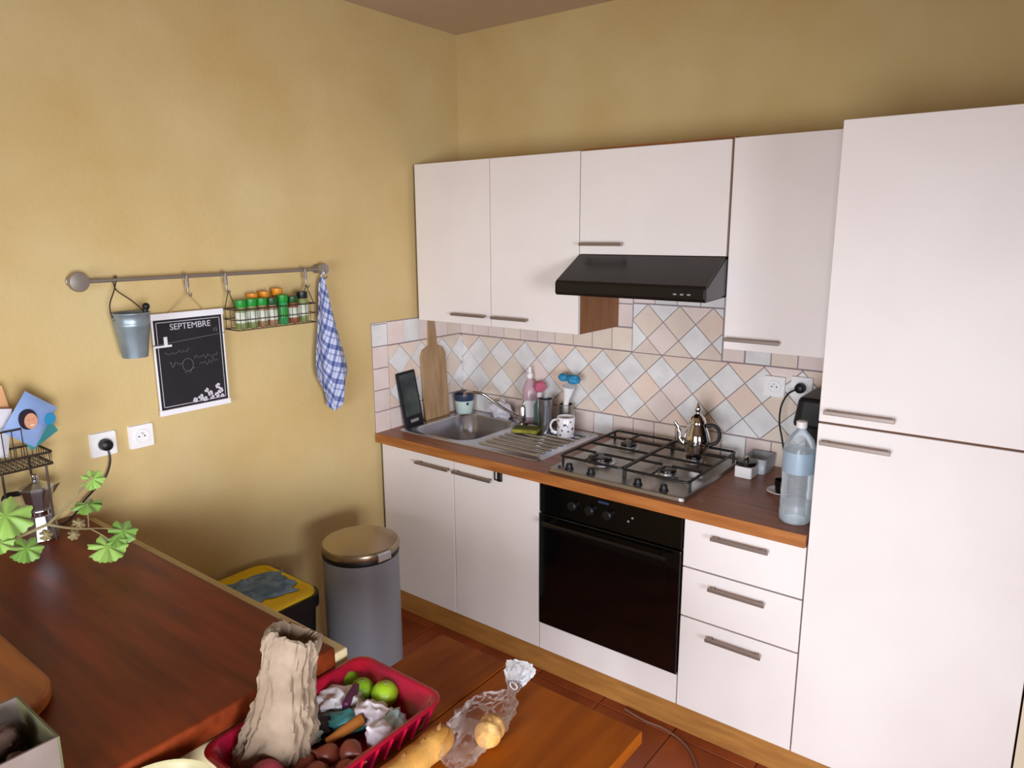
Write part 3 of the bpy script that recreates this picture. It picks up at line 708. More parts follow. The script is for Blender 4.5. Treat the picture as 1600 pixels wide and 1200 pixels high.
MB().lathe([(.007, 0), (.007, .004)], (.118, -.103, ZW + .055), 12, 'x').build('dot', 'navy', t)
# crumpled white cloth
t = thing('dishcloth', (.295, -.055, ZW), 'crumpled white dishcloth behind the tap', 'cloth')
b = MB(); b.blob((.295, -.052, ZW + .044), (.065, .032, .044), 24, 14, .5, 4, 10); b.build('fold', 'white_cloth', t, smooth=True)
# washing-up bottle
c = (.475, -.060, ZW + .0006)
t = thing('soap_bottle', c, 'clear pink washing-up bottle with white cap behind the sink', 'bottle')
turn('bottle_body', c, [(.030, 0), (.035, .006), (.036, .12), (.034, .17), (.020, .205), (.012, .215), (.012, .225)], 'pink_plastic', t); turn('cap', c, [(.014, .225), (.014, .245), (.008, .250), (.007, .275), (.004, .278)], 'white_plastic', t)
turn('bottle_label', c, [(.0368, .04), (.0368, .12)], 'packet_white', t)
c = (.535, -.065, ZW + .0006)
t = thing('soap_bottle', c, 'small green bottle beside the pink washing-up bottle', 'bottle')
turn('bottle_body', c, [(.024, 0), (.027, .005), (.027, .10), (.012, .125), (.010, .14)], 'green_plastic', t); turn('cap', c, [(.012, .14), (.012, .160), (.009, .163)], 'white_plastic', t)
t = thing('sponge', (.535, -.035, ZW + .164), 'round pink scrubbing sponge on top of the small green bottle', 'sponge')
b = MB(); b.blob((.535, -.062, ZW + .190), (.030, .024, .026), 18, 12, .35, 2, 16); b.build('scrubber', 'pink_sponge', t, smooth=True)
# steel cutlery pot and brush holder
c = (.640, -.165, oz + .0035)
t = thing('steel_pot', c, 'shiny tall steel cutlery pot standing on the sink drainer', 'pot')
turn('pot_wall', c, [(.033, 0), (.0345, .003), (.0345, .155), (.036, .158), (.033, .158), (.032, .006), (.001, .005)], 'steel', t, 32)
c = (.690, -.075, oz + .0005)
t = thing('brush_holder', c, 'grey metal holder for the washing-up brush behind the cutlery pot', 'holder')
turn('holder_wall', c, [(.032, 0), (.034, .003), (.034, .125), (.031, .126), (.030, .006), (.001, .005)], 'steel_brushed', t)
t = thing('dish_brush', (.690, -.075, oz + .01), 'white washing-up brush with bright blue bristles standing head up', 'brush')
MB().tube([(.675, -.080, oz + .02), (.700, -.085, oz + .15), (.715, -.090, oz + .215)], [.008, .014, .030], 12).build('brush_handle', 'white_plastic', t, smooth=True)
MB().blob((.742, -.095, oz + .250), (.034, .024, .022), 18, 12, .35, 3, 18).build('bristles', 'blue_brush', t, smooth=True)
MB().blob((.685, -.088, oz + .252), (.028, .02, .018), 18, 12, .3, 5, 18).build('scourer_pad', 'blue_brush', t, smooth=True)
# sponge on drainer
t = thing('sponge', (.575, -.215, oz + .003), 'flat yellow-green kitchen sponge lying on the sink drainer', 'sponge')
M = Matrix.Translation((.575, -.222, oz + .0095)) @ Matrix.Rotation(.35, 4, 'Z')
MB(M).box(-.058, .058, -.034, .034, 0, .016).build('foam', 'green_sponge', t, bev=.004); MB(M).box(-.058, .058, -.034, .034, .0162, .021).build('scouring_side', 'scourer', t, bev=.002)
# white mug with dark print
c = (.750, -.165, oz + .0035)
t = thing('mug', c, 'white mug with dark flower specks standing on the drainer', 'mug')
turn('mug_body', c, [(.034, 0), (.037, .004), (.041, .090), (.0395, .092), (.037, .088), (.033, .008), (.001, .007)], 'porcelain', t)
MB().tube(spl([(.715, -.178, c[2] + .075), (.695, -.185, c[2] + .070), (.684, -.190, c[2] + .045), (.695, -.186, c[2] + .022), (.714, -.178, c[2] + .018)], 5), .0048, 8).build('handle', 'porcelain', t, smooth=True)
rnd = random.Random(3)
for k in range(16):
    a = rnd.uniform(-2.6, .4); h = rnd.uniform(.012, .08); r = .0372 + .0040 * (h - .004) / .086
    MB(Matrix.Translation((c[0], c[1], c[2] + h)) @ Matrix.Rotation(a, 4, 'Z')).lathe([(rnd.uniform(.003, .006), r), (.003, r + .0006)], (0, 0, 0), 7, 'x').build('flower_print', 'mug_print', t)
# teapot on the back right burner
tx, ty, tz = 1.375, -.195, ZW + .0575
t = thing('teapot', (tx, ty, tz), 'silver metal teapot with domed lid standing on the hob', 'teapot')
turn('pot_body', (tx, ty, tz), [(.036, 0), (.041, .003), (.043, .012), (.050, .035), (.051, .055), (.044, .085), (.033, .108), (.031, .116), (.034, .119)], 'chrome', t, 36)
l = turn('lid', (tx, ty, tz), [(.034, .119), (.033, .126), (.026, .142), (.013, .153), (.007, .158)], 'chrome', t, 32)
turn('knob', (tx, ty, tz), [(.006, .157), (.011, .166), (.012, .176), (.007, .186), (.003, .196), (.001, .198)], 'chrome', l, 20)
MB().tube(spl([(tx + .032, ty + .012, tz + .108), (tx + .058, ty + .022, tz + .112), (tx + .078, ty + .028, tz + .088), (tx + .074, ty + .026, tz + .050), (tx + .046, ty + .016, tz + .032)], 6), .0068, 10).build('handle', 'black_plastic', t, smooth=True)
MB().tube(spl([(tx - .042, ty - .014, tz + .030), (tx - .062, ty - .020, tz + .055), (tx - .066, ty - .022, tz + .090), (tx - .082, ty - .027, tz + .118)], 5), [.013] * 5 + [.010] * 5 + [.007] * 5 + [.006], 10).build('spout', 'chrome', t, smooth=True)
# white tub with dark lid, clear box
t = thing('sugar_tub', (1.575, -.185, ZW), 'small white tub with a dark round lid right of the hob', 'tub')
MB().prism(rrect(1.540, 1.605, -.225, -.150, .008), ZW + .0005, ZW + .044).build('tub_body', 'white_plastic', t, bev=.003)
l = MB().lathe([(.036, ZW + .0445), (.038, ZW + .048), (.034, ZW + .058), (.012, ZW + .062)], (1.572, -.188, 0), 24).build('lid', 'black_enamel', t, smooth=True)
MB().lathe([(.007, ZW + .061), (.010, ZW + .070), (.006, ZW + .077)], (1.572, -.188, 0), 14).build('knob', 'chrome', l, smooth=True)
t = thing('plastic_box', (1.60, -.075, ZW), 'clear plastic box against the tiles behind the white tub', 'box')
b = loft([ring(1.545, 1.625, -.140, -.030, .012, ZW + .0006), ring(1.540, 1.630, -.145, -.026, .014, ZW + .058)]); b.build('box_wall', 'frosted_plastic', t, smooth=True, solid=.0015)
# saucer and espresso cup
t = thing('saucer', (1.735, -.300, ZW), 'small white saucer beside the water bottle', 'saucer')
turn('dish', (1.735, -.300, ZW + .0005), [(.022, 0), (.026, .002), (.046, .010), (.045, .012), (.022, .004), (.001, .004)], 'porcelain', t)
t = thing('espresso_cup', (1.737, -.300, ZW + .005), 'small black cup standing on the white saucer', 'cup')
turn('cup_wall', (1.737, -.300, ZW + .0048), [(.016, 0), (.019, .003), (.024, .045), (.022, .046), (.016, .006), (.001, .005)], 'black_enamel', t)
# water bottle
c = (1.850, -.520, ZW + .0006)
t = thing('water_bottle', c, 'large clear water bottle with blue label beside the larder cabinet', 'bottle')
turn('bottle_shell', c, [(.040, 0), (.047, .008), (.0485, .03), (.047, .045), (.0485, .060), (.047, .075), (.0485, .10), (.0465, .13), (.0485, .16), (.0485, .235), (.040, .268), (.020, .292), (.014, .300), (.014, .318)], 'bottle_plastic', t, 32)
turn('bottle_label', c, [(.0492, .165), (.0492, .232)], 'bottle_label', t, 32); turn('cap', c, [(.0165, .306), (.0165, .324), (.014, .326)], 'white_plastic', t, 20)
turn('water', c, [(.043, .004), (.0455, .012), (.0465, .062), (.001, .0625)], 'bottle_plastic', t, 28)
# coffee machine
t = thing('coffee_machine', (1.81, -.19, ZW), 'black coffee machine half hidden behind the larder cabinet', 'coffee machine')
box('machine_base', 'black_plastic', t, 1.750, 1.900, -.32, -.05, ZW + .0005, ZW + .03, bev=.006)
box('column', 'black_plastic', t, 1.765, 1.900, -.16, -.05, ZW + .03, ZW + .30, bev=.01)
MB().prism(rrect(1.752, 1.900, -.30, -.05, .03), ZW + .245, ZW + .345, inset=.02).build('brew_head', 'black_plastic', t, bev=.012)
MB().lathe([(.05, ZW + .031), (.056, ZW + .05), (.056, ZW + .13), (.045, ZW + .15)], (1.822, -.235, 0), 26).build('coffee_jug', 'black_glass', t, smooth=True)
MB().tube(spl([(1.795, -.285, ZW + .13), (1.775, -.31, ZW + .125), (1.765, -.32, ZW + .09), (1.785, -.295, ZW + .06)], 5), .007, 8).build('jug_handle', 'black_plastic', t, smooth=True)
# hook over the sink door
t = thing('door_hook', (.735, -.62, .81), 'small dark metal hook hung over the right sink cabinet door', 'hook')
MB().tube([(.698, -.606, .842), (.698, -.606, .806), (.733, -.606, .806), (.733, -.606, .842)], .0035, 8).build('hook_frame', 'black_iron', t, smooth=True)
box('back_strap', 'black_iron', t, .708, .724, -.6035, -.6015, .80, .842)

# ---------------------------------------------------------------- peninsula counter on the left and the things on it
ZK = .905
t = thing('counter', (.64, -2.5, 0), 'dark red-brown wooden counter on a cream masonry base', 'counter')
b = MB(); b.box(.001, 1.268, -3.30, -1.88, 0.001, .8545); b.build('masonry_base', 'plaster_cream', t)
MB().box(.001, 1.268, -1.8795, -1.838, 0.001, .878).build('ledge', 'plaster_cream', t, bev=.004)
MB().box(.001, 1.282, -3.30, -1.881, .855, ZK).build('counter_top', 'counter_wood', t, bev=.007, seg=3)
# rounded wooden board at the frame's left edge
t = thing('bread_board', (.78, -2.55, ZK), 'thick orange wooden board with rounded corners on the dark counter', 'board')
MB().prism(rrect(.56, 1.045, -2.80, -2.318, .11, 10), ZK + .0005, ZK + .030).build('board', 'board_wood', t, bev=.008, seg=3)
# cardboard box
bx0, bx1, by0, by1, bz = 1.085, 1.258, -2.64, -2.411, 1.000
t = thing('cardboard_box', ((bx0 + bx1) / 2, (by0 + by1) / 2, ZK), 'open greyish cardboard box at the near corner of the counter', 'box')
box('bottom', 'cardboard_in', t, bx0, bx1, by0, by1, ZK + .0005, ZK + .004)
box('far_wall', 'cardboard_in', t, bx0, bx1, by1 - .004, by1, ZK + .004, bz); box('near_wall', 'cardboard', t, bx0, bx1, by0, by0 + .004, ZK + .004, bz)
box('side_wall', 'cardboard', t, bx1 - .004, bx1, by0 + .004, by1 - .004, ZK + .004, bz); box('side_wall', 'cardboard', t, bx0, bx0 + .004, by0 + .004, by1 - .004, ZK + .004, bz)
for k, (x, y, z, r, lab) in enumerate(((1.125, -2.458, .940, .030, 'brown potato in the far left of the cardboard box'), (1.205, -2.455, .939, .029, 'brown potato in the far right corner of the cardboard box'), (1.165, -2.525, .943, .033, 'largest brown potato, nearest the front of the cardboard box'), (1.165, -2.470, .981, .027, 'brown potato lying on top of the others in the cardboard box'))):
    tag(MB().blob((x, y, z), (r, r * 1.1, r * .9), 16, 10, .35, k, 10).build('potato', 'peel', smooth=True), lab, 'potato', 'potatoes in the cardboard box')

# wire rack with packets
rx0, rx1, ry0, ry1, rz0, rz1 = .045, .172, -2.33, -1.992, 1.137, 1.172
t = thing('wire_rack', ((rx0 + rx1) / 2, (ry0 + ry1) / 2, ZK), 'dark wire tray stand on legs against the yellow wall', 'rack')
b = MB(); rect_wire(b, rx0, rx1, ry0, ry1, rz1, .0035); rect_wire(b, rx0, rx1, ry0, ry1, rz0, .003); b.build('tray_frame', 'wire_dark', t, smooth=True)
b = MB()
for i in range(24):
    y = ry0 + .008 + (ry1 - ry0 - .016) * i / 23; b.tube([(rx0, y, rz1), (rx0, y, rz0), (rx1, y, rz0), (rx1, y, rz1)], .0014, 5)
for i in range(7):
    x = rx0 + .01 + (rx1 - rx0 - .02) * i / 6; b.tube([(x, ry0, rz0), (x, ry1, rz0), (x, ry1, rz1)], .0014, 5)
b.build('tray_mesh', 'wire_dark', t, smooth=True)
for x, y in ((rx1, -2.012), (rx1, -2.122), (rx0, -2.012), (rx0, -2.122), (rx1, -2.31), (rx0, -2.31)): MB().tube([(x, y, rz0), (x, y, ZK + .0005)], .0032, 8).build('leg', 'wire_dark', t, smooth=True)
b = MB(); rect_wire(b, rx0, rx1, -2.33, -2.06, 1.255, .003)
for i in range(12):
    y = -2.325 + i * .024; b.tube([(rx1, y, rz1), (rx1, y, 1.255)], .0014, 5); b.tube([(rx0, y, rz1), (rx0, y, 1.255)], .0014, 5)
b.build('upper_guard', 'wire_dark', t, smooth=True)
def packet(name, c, w, h, rot, tilt, m, label, cat, th=.010, grp='packets in the wire tray'):
    M = Matrix.Translation(c) @ Matrix.Rotation(tilt, 4, 'Z') @ Matrix(((0, 0, 1), (1, 0, 0), (0, 1, 0))).to_4x4() @ Matrix.Rotation(rot, 4, 'Z')
    t = thing(name, c, label, cat, grp); b = MB(M); N = 10; vs = []; fs = []
    for sgn in (1, -1):
        n0 = len(vs)
        for j in range(N + 1):
            for i in range(N + 1):
                u, v = i / N * 2 - 1, j / N * 2 - 1; vs.append((u * w / 2, v * h / 2, sgn * (th * max(0, (1 - u * u) * (1 - v * v)) ** .6 + .0003 + .0012 * noise.noise(Vector((u * 3, v * 3, c[1] * 9))))))
        fs += [(n0 + j * (N + 1) + i, n0 + j * (N + 1) + i + 1, n0 + (j + 1) * (N + 1) + i + 1, n0 + (j + 1) * (N + 1) + i) for j in range(N) for i in range(N)]
    b.add(vs, fs); b.build('wrapper', m, t, smooth=True); return t, M
t, M = packet('sweet_packet', (.150, -2.028, 1.272), .128, .108, PI / 4 + .12, .25, 'packet_sky', 'blue packet printed with a smiling face in the wire tray', 'packet')
def oval(M, cx, cy, a, b_, h): return MB(M).prism([(cx + a * math.cos(2 * PI * i / 20), cy + b_ * math.sin(2 * PI * i / 20)) for i in range(20)], h - .006, h, 'z', .0005)
Mi = M @ Matrix.Rotation(-PI / 4 - .12, 4, 'Z')
oval(Mi, -.012, .004, .026, .030, .0120).build('hair_print', 'hair', t); oval(Mi, -.006, -.002, .019, .023, .0126).build('face_print', 'skin', t)
oval(Mi, -.012, .003, .0022, .0014, .0130).build('eye_print', 'hair', t); oval(Mi, .002, .003, .0022, .0014, .0130).build('eye_print', 'hair', t); oval(Mi, -.004, -.014, .007, .0018, .0130).build('mouth_print', 'white_paint', t)
oval(Mi, .052, -.010, .018, .018, .0080).build('corner_print', 'packet_turq', t)
packet('sweet_packet', (.118, -2.010, 1.238), .09, .10, .5, .1, 'packet_teal', 'teal packet standing behind the blue face packet', 'packet')
packet('sweet_packet', (.075, -2.105, 1.285), .11, .15, .15, 0, 'orange_paper', 'orange paper packet at the back of the wire tray', 'packet')
packet('sweet_packet', (.120, -2.120, 1.245), .10, .14, -.2, .1, 'packet_white', 'pale pink-white packet left of the blue face packet', 'packet')

# moka pot
mx, my = .122, -2.030
t = thing('moka_pot', (mx, my, ZK), 'shiny aluminium stovetop coffee pot under the wire rack', 'coffee pot')
MB().lathe([(.044, ZK + .0005), (.046, ZK + .004), (.037, ZK + .075), (.034, ZK + .080)], (mx, my, 0), 10).build('boiler', 'steel', t)
MB().lathe([(.037, ZK + .080), (.038, ZK + .092)], (mx, my, 0), 24).build('collar', 'chrome', t, smooth=True)
MB().lathe([(.032, ZK + .092), (.044, ZK + .150), (.045, ZK + .156)], (mx, my, 0), 10).build('upper_chamber', 'steel', t)
l = MB().lathe([(.045, ZK + .156), (.042, ZK + .162), (.012, ZK + .176)], (mx, my, 0), 10).build('lid', 'steel', t)
MB().lathe([(.008, ZK + .175), (.011, ZK + .186), (.010, ZK + .196), (.004, ZK + .199)], (mx, my, 0), 14).build('knob', 'chrome', l, smooth=True)
MB().tube(spl([(mx - .01, my - .040, ZK + .148), (mx - .01, my - .072, ZK + .150), (mx - .01, my - .080, ZK + .130), (mx - .01, my - .074, ZK + .075)], 5), .008, 8).build('handle', 'black_plastic', t, smooth=True)
MB().add([(mx, my + .034, ZK + .115), (mx + .012, my + .040, ZK + .152), (mx - .012, my + .040, ZK + .152), (mx, my + .066, ZK + .155)], [(0, 1, 3), (0, 3, 2), (1, 2, 3), (0, 2, 1)]).build('spout', 'steel', t)

# geranium cutting
t = thing('geranium', (.47, -2.42, ZK), 'leafy green geranium cutting reaching over the dark counter from the left', 'plant')
MB().lathe([(.030, ZK + .0005), (.034, ZK + .004), (.036, ZK + .11), (.034, ZK + .111), (.031, ZK + .008), (.001, ZK + .007)], (.47, -2.42, 0), 22).build('jar', 'jar_glass', t, smooth=True)
PX = .45
def stem(pts, r0, r1): p = spl(pts, 6); n = len(p); MB().tube(p, [r0 + (r1 - r0) * i / (n - 1) for i in range(n)], 7).build('stem', 'stem', t, smooth=True)
stem([(.47, -2.415, .93), (.465, -2.38, 1.03), (.46, -2.30, 1.045), (PX, -2.228, 1.043), (PX, -2.164, 1.053), (PX, -2.120, 1.060)], .0050, .0042)
stem([(PX, -2.120, 1.060), (PX - .01, -2.075, 1.085), (PX - .02, -2.030, 1.118), (PX - .02, -1.992, 1.150)], .0040, .0028)
stem([(PX, -2.120, 1.060), (PX + .01, -2.085, 1.042), (PX + .01, -2.042, 1.024), (PX + .01, -2.028, 1.020)], .0036, .0028)
stem([(PX + .01, -2.028, 1.020), (PX + .01, -1.998, .990), (PX + .012, -1.985, .972)], .0016, .0014)
stem([(PX + .01, -2.028, 1.020), (PX, -1.985, 1.003), (PX, -1.945, .985)], .0016, .0014)
stem([(PX + .005, -2.028, 1.020), (PX - .005, -2.022, 1.050), (PX - .01, -2.018, 1.082)], .0016, .0014)
stem([(.465, -2.33, 1.045), (.46, -2.26, 1.075), (PX, -2.215, 1.105)], .0022, .0016)
stem([(PX, -2.228, 1.043), (PX + .01, -2.205, 1.030), (PX + .01, -2.188, 1.024)], .0018, .0014)
CAMP = Vector((2.46, -2.78, 1.79))
def leaf(c, r, m, up=.35, seed=0, droop=.25):
    rnd = random.Random(seed); c = Vector(c); nrm = ((CAMP - c).normalized() * (1 - up) + Vector((rnd.uniform(-.4, .4), rnd.uniform(-.4, .4), 1)) * up).normalized()
    M = frame_mat(c, (rnd.uniform(-.3, .3), 1, rnd.uniform(-.6, .6)), nrm); b = MB(M); n = 63; vs = [(0, 0, 0)]
    for q in (.4, .75, 1.0):
        for i in range(n):
            a = 2 * PI * i / n; lobe = 1 + .085 * math.cos(7 * a) + .055 * math.cos(21 * a + 1) - (.6 if abs(a - PI) < .16 else 0) * q
            rr = r * q * lobe; vs.append((rr * math.cos(a), rr * math.sin(a), -droop * r * q * q + .14 * r * q * math.cos(7 * a) + .05 * r * noise.noise(Vector((a, q * 3, seed)))))
    fs = [(0, 1 + i, 1 + (i + 1) % n) for i in range(n)] + [(1 + k * n + i, 1 + k * n + (i + 1) % n, 1 + (k + 1) * n + (i + 1) % n, 1 + (k + 1) * n + i) for k in range(2) for i in range(n)]
    b.add(vs, fs); return b.build('leaf', m, t, smooth=True, ang=80)
leaf((PX + .012, -1.990, .955), .046, 'leaf_light', .45, 1); leaf((PX, -1.940, .980), .036, 'leaf', .5, 2); leaf((PX + .01, -1.965, .966), .026, 'leaf', .7, 9)
leaf((PX - .012, -2.018, 1.080), .036, 'leaf', .7, 3); leaf((PX - .02, -1.994, 1.142), .028, 'leaf_light', .3, 4)
leaf((PX, -2.208, 1.112), .058, 'leaf_light', .5, 5); leaf((PX + .01, -2.178, 1.018), .036, 'leaf', .5, 6); leaf((PX + .02, -2.235, 1.055), .030, 'leaf_light', .6, 7)
leaf((PX + .01, -2.052, 1.044), .016, 'stem', .2, 8, .8); leaf((PX + .01, -2.068, 1.018), .014, 'stem', .2, 10, .8); leaf((PX, -2.128, 1.035), .015, 'stem', .1, 11, .8)

# ---------------------------------------------------------------- bins by the wall
t = thing('pedal_bin', (.428, -1.088, 0), 'tall grey round pedal bin with dull metal lid beside the sink cabinet', 'bin')
cb = (.428, -1.088)
MB().lathe([(.138, .001), (.142, .010), (.142, .035)], (*cb, 0), 48).build('base_ring', 'black_plastic', t, smooth=True)
MB().lathe([(.143, .035), (.143, .598)], (*cb, 0), 48).build('body', 'bin_grey', t, smooth=True)
MB().lathe([(.1445, .598), (.1455, .602), (.1455, .612), (.144, .616)], (*cb, 0), 48).build('collar', 'black_plastic', t, smooth=True)
l = MB().lathe([(.1445, .616), (.147, .620), (.147, .636), (.140, .645), (.09, .651), (.001, .653)], (*cb, 0), 48).build('lid', 'bin_lid', t, smooth=True)
MB(Matrix.Translation((*cb, 0)) @ Matrix.Rotation(-.1, 4, 'Z')).box(.125, .152, -.03, .03, .606, .640).build('hinge', 'steel', t, bev=.004)
MB().box(cb[0] - .03, cb[0] + .03, cb[1] - .185, cb[1] - .13, .012, .026).build('pedal', 'black_plastic', t, bev=.004)
t = thing('recycling_bin', (.21, -1.40, 0), 'black bin with bright yellow top standing behind the counter', 'bin')
def rr3(x0, x1, y0, y1, r, z): return [(a, c, z) for a, c in rrect(x0, x1, y0, y1, r, 6)]
loft([rr3(.045, .375, -1.575, -1.275, .05, .001), rr3(.03, .395, -1.595, -1.255, .055, .44), rr3(.022, .405, -1.605, -1.245, .06, .445), rr3(.022, .405, -1.605, -1.245, .06, .492)], close_top=True).build('body', 'black_plastic', t, smooth=True)
loft([rr3(.032, .395, -1.595, -1.256, .055, .4925), rr3(.034, .392, -1.592, -1.259, .053, .502), rr3(.05, .376, -1.575, -1.275, .045, .502), rr3(.055, .371, -1.57, -1.28, .045, .4965)], close_top=True).build('lid', 'yellow_plastic', t, smooth=True)
t = thing('cleaning_cloth', (.21, -1.36, .497), 'crumpled blue cloth lying on the yellow bin top', 'cloth')
b = MB(); N = 22; vs = []
for j in range(N + 1):
    for i in range(N + 1):
        u, v = i / N * 2 - 1, j / N * 2 - 1; q = Vector((u * 2.2, v * 2.2, 3.3))
        x = .205 + u * .095 + .03 * v + .025 * noise.noise(q); y = -1.385 + v * .105 - .03 * u + .03 * noise.noise(q + Vector((5, 1, 0)))
        vs.append((x, y, .499 + max(0.0, .024 * (noise.noise(q * 1.5) + .45) * (1.05 - max(abs(u), abs(v)) ** 3))))
b.add(vs, [(j * (N + 1) + i, j * (N + 1) + i + 1, (j + 1) * (N + 1) + i + 1, (j + 1) * (N + 1) + i) for j in range(N) for i in range(N)]); b.build('fabric', 'blue_cloth', t, smooth=True, solid=.003, ang=120)

# ---------------------------------------------------------------- table in front and the things on it
ZT = .780
t = thing('table', (1.575, -2.1, 0), 'orange wooden table pushed against the end of the counter', 'table')
MB().box(1.284, 1.500, -2.62, -1.550, ZT - .028, ZT).build('table_leaf', 'table_wood_dark', t, bev=.003)
MB().box(1.502, 1.868, -2.62, -1.572, ZT - .030, ZT - .001).build('tabletop', 'table_wood', t, bev=.003)
b = MB()
for y in (-1.64, -2.55): b.box(1.33, 1.82, y - .01, y + .01, ZT - .10, ZT - .0305)
for x in (1.325, 1.80): b.box(x - .01, x + .01, -2.55, -1.64, ZT - .10, ZT - .0305)
b.build('apron', 'table_wood_dark', t)
for x in (1.325, 1.80):
    for y in (-1.64, -2.55): MB().box(x - .025, x + .025, y - .025, y + .025, .001, ZT - .0305).build('leg', 'table_wood_dark', t, bev=.003)
# red basket
def rr(x0, x1, y0, y1, r, z): return [(a, c, z) for a, c in rrect(x0, x1, y0, y1, r, 6)]
t = thing('fruit_basket', (1.415, -2.01, ZT), 'shiny red plastic basket full of vegetables on the table', 'basket')
loft([rr(1.325, 1.505, -2.165, -1.855, .03, ZT + .001), rr(1.318, 1.512, -2.172, -1.848, .035, ZT + .006), rr(1.296, 1.538, -2.200, -1.824, .035, ZT + .072), rr(1.287, 1.548, -2.209, -1.815, .038, ZT + .076), rr(1.286, 1.549, -2.210, -1.814, .038, ZT + .080),
      rr(1.290, 1.545, -2.206, -1.818, .036, ZT + .082), rr(1.301, 1.534, -2.195, -1.829, .032, ZT + .078), rr(1.322, 1.508, -2.168, -1.852, .03, ZT + .010), rr(1.330, 1.500, -2.16, -1.86, .03, ZT + .006)], close_top=True).build('tray', 'red_plastic', t, smooth=True, ang=55)
for k in range(9):
    y = -2.14 + k * .036
    for x0, x1 in ((1.5155, 1.5415), (1.319, 1.293)): MB().tube([(x0, y, ZT + .012), (x1, y, ZT + .070)], .0035, 6).build('rib', 'red_plastic', t, smooth=True)
for k in range(6):
    x = 1.34 + k * .030; MB().tube([(x, -1.8445, ZT + .012), (x, -1.8205, ZT + .070)], .0035, 6).build('rib', 'red_plastic', t, smooth=True)
# paper bag
t = thing('paper_bag', (1.345, -2.10, ZT + .01), 'crumpled brown paper bag standing in the red basket', 'paper bag')
A, B_ = Vector((1.346, -2.112, ZT + .012)), Vector((1.402, -2.048, 1.058)); ax = (B_ - A); rgt = Vector((.792, .61, 0)); rgt = (rgt - ax.normalized() * rgt.dot(ax.normalized())).normalized(); dep = ax.normalized().cross(rgt)
NR, NS = 54, 84; rings = []
def bagr(v):  # half width, half depth along the bag
    w = interp([(0, .048), (.10, .058), (.3, .057), (.55, .048), (.8, .042), (.93, .046), (1, .041)], v); return w, w * .72
for j in range(NR + 1):
    v = j / NR; w, d = bagr(v); rg = []
    for i in range(NS):
        a = 2 * PI * i / NS; ca, sa = math.cos(a), math.sin(a); e = .62
        px_, py_ = math.copysign(abs(ca) ** e, ca) * w, math.copysign(abs(sa) ** e, sa) * d
        q = Vector((ca * 1.5, sa * 1.5, v * 2.6))
        r1 = 1 - abs(noise.noise(q * 1.9 + Vector((v * 2.0, 0, 3)))) * 2; r2 = 1 - abs(noise.noise(Vector((ca * 3.4 + v * 2.5, sa * 3.4, v * 3.4 + 2)))) * 2; r3 = 1 - abs(noise.noise(Vector((ca * 6.5, sa * 6.5 + v * 3, v * 9 + 5)))) * 2
        k = .84 + .20 * r1 + .17 * r2 + .08 * r3
        top = .010 * noise.noise(Vector((ca * 2, sa * 2, 9))) if v > .9 else 0
        sway = .012 * math.sin(v * 5)
        rg.append(A + ax * v + rgt * (px_ * k + sway) + dep * (py_ * k) + ax.normalized() * top * (v - .9) * 10)
    rings.append(rg)
cen = [sum((p for p in rings[-1]), Vector()) / NS]
for s, dn in ((.86, .002), (.66, -.010), (.45, -.022), (.2, -.026)):
    rings.append([cen[0] + (p - cen[0]) * (s * (1 + .25 * noise.noise(p * 40))) + ax.normalized() * dn for p in rings[NR]])
loft(rings, True, True).build('paper', 'kraft', t, smooth=True, ang=28)
# limes
for x, y, z, r, m, lab in ((1.300, -1.866, .822, .0255, 'lime_dark', 'dark green lime at the back corner of the red basket'), (1.352, -1.872, .824, .027, 'lime_dark', 'green lime in the middle of the three limes'), (1.407, -1.857, .829, .0295, 'lime', 'largest bright yellow-green lime in the red basket')):
    t = thing('lime', (x, y, z - r), lab, 'lime', 'limes in the red basket')
    MB().blob((x, y, z), (r, r * .97, r * .95), 24, 16, .05, x * 10, 6).build('fruit', m, t, smooth=True); MB().lathe([(.004, z + r * .93), (.003, z + r * .98)], (x + .004, y, 0), 8).build('stem_scar', 'stem', t)
# packets and small things in the basket
def lump(name, c, r, m, lab, cat, rot=0, amp=.45, seed=1, f=10, grp=None, tilt=0):
    M = Matrix.Translation(c) @ Matrix.Rotation(rot, 4, 'Z') @ Matrix.Rotation(tilt, 4, 'Y'); t = thing(name, (c[0], c[1], c[2] - min(r)), lab, cat, grp)
    b = MB(M); b.blob((0, 0, 0), r, 26, 16, amp, seed, f); b.build('body', m, t, smooth=True, ang=50); return t, M
t, M = lump('plastic_packet', (1.340, -1.928, .822), (.052, .040, .027), 'packet_white', 'crumpled white plastic packet with purple band beside the limes', 'packet', .5, .45, 2)
MB(M).box(.022, .038, -.036, .036, -.020, .0270).build('purple_band', 'packet_purple', t, bev=.006)
lump('plastic_packet', (1.358, -2.000, .812), (.040, .030, .020), 'packet_dark', 'dark plastic packet beside the paper bag in the basket', 'packet', .3, .4, 3)
lump('plastic_packet', (1.402, -1.955, .820), (.038, .028, .020), 'packet_teal', 'teal plastic packet in the middle of the red basket', 'packet', .6, .35, 4)
lump('plastic_packet', (1.428, -1.914, .825), (.040, .030, .022), 'garlic', 'beige-white crumpled wrapper in front of the limes', 'packet', .2, .5, 5)
lump('plastic_packet', (1.480, -1.900, .822), (.036, .024, .019), 'packet_blue', 'pale blue and white packet at the right of the basket', 'packet', -.6, .4, 6)
lump('plastic_packet', (1.376, -2.030, .818), (.024, .018, .014), 'packet_blue', 'small blue wrapper beside the shallots', 'packet', .9, .4, 8)
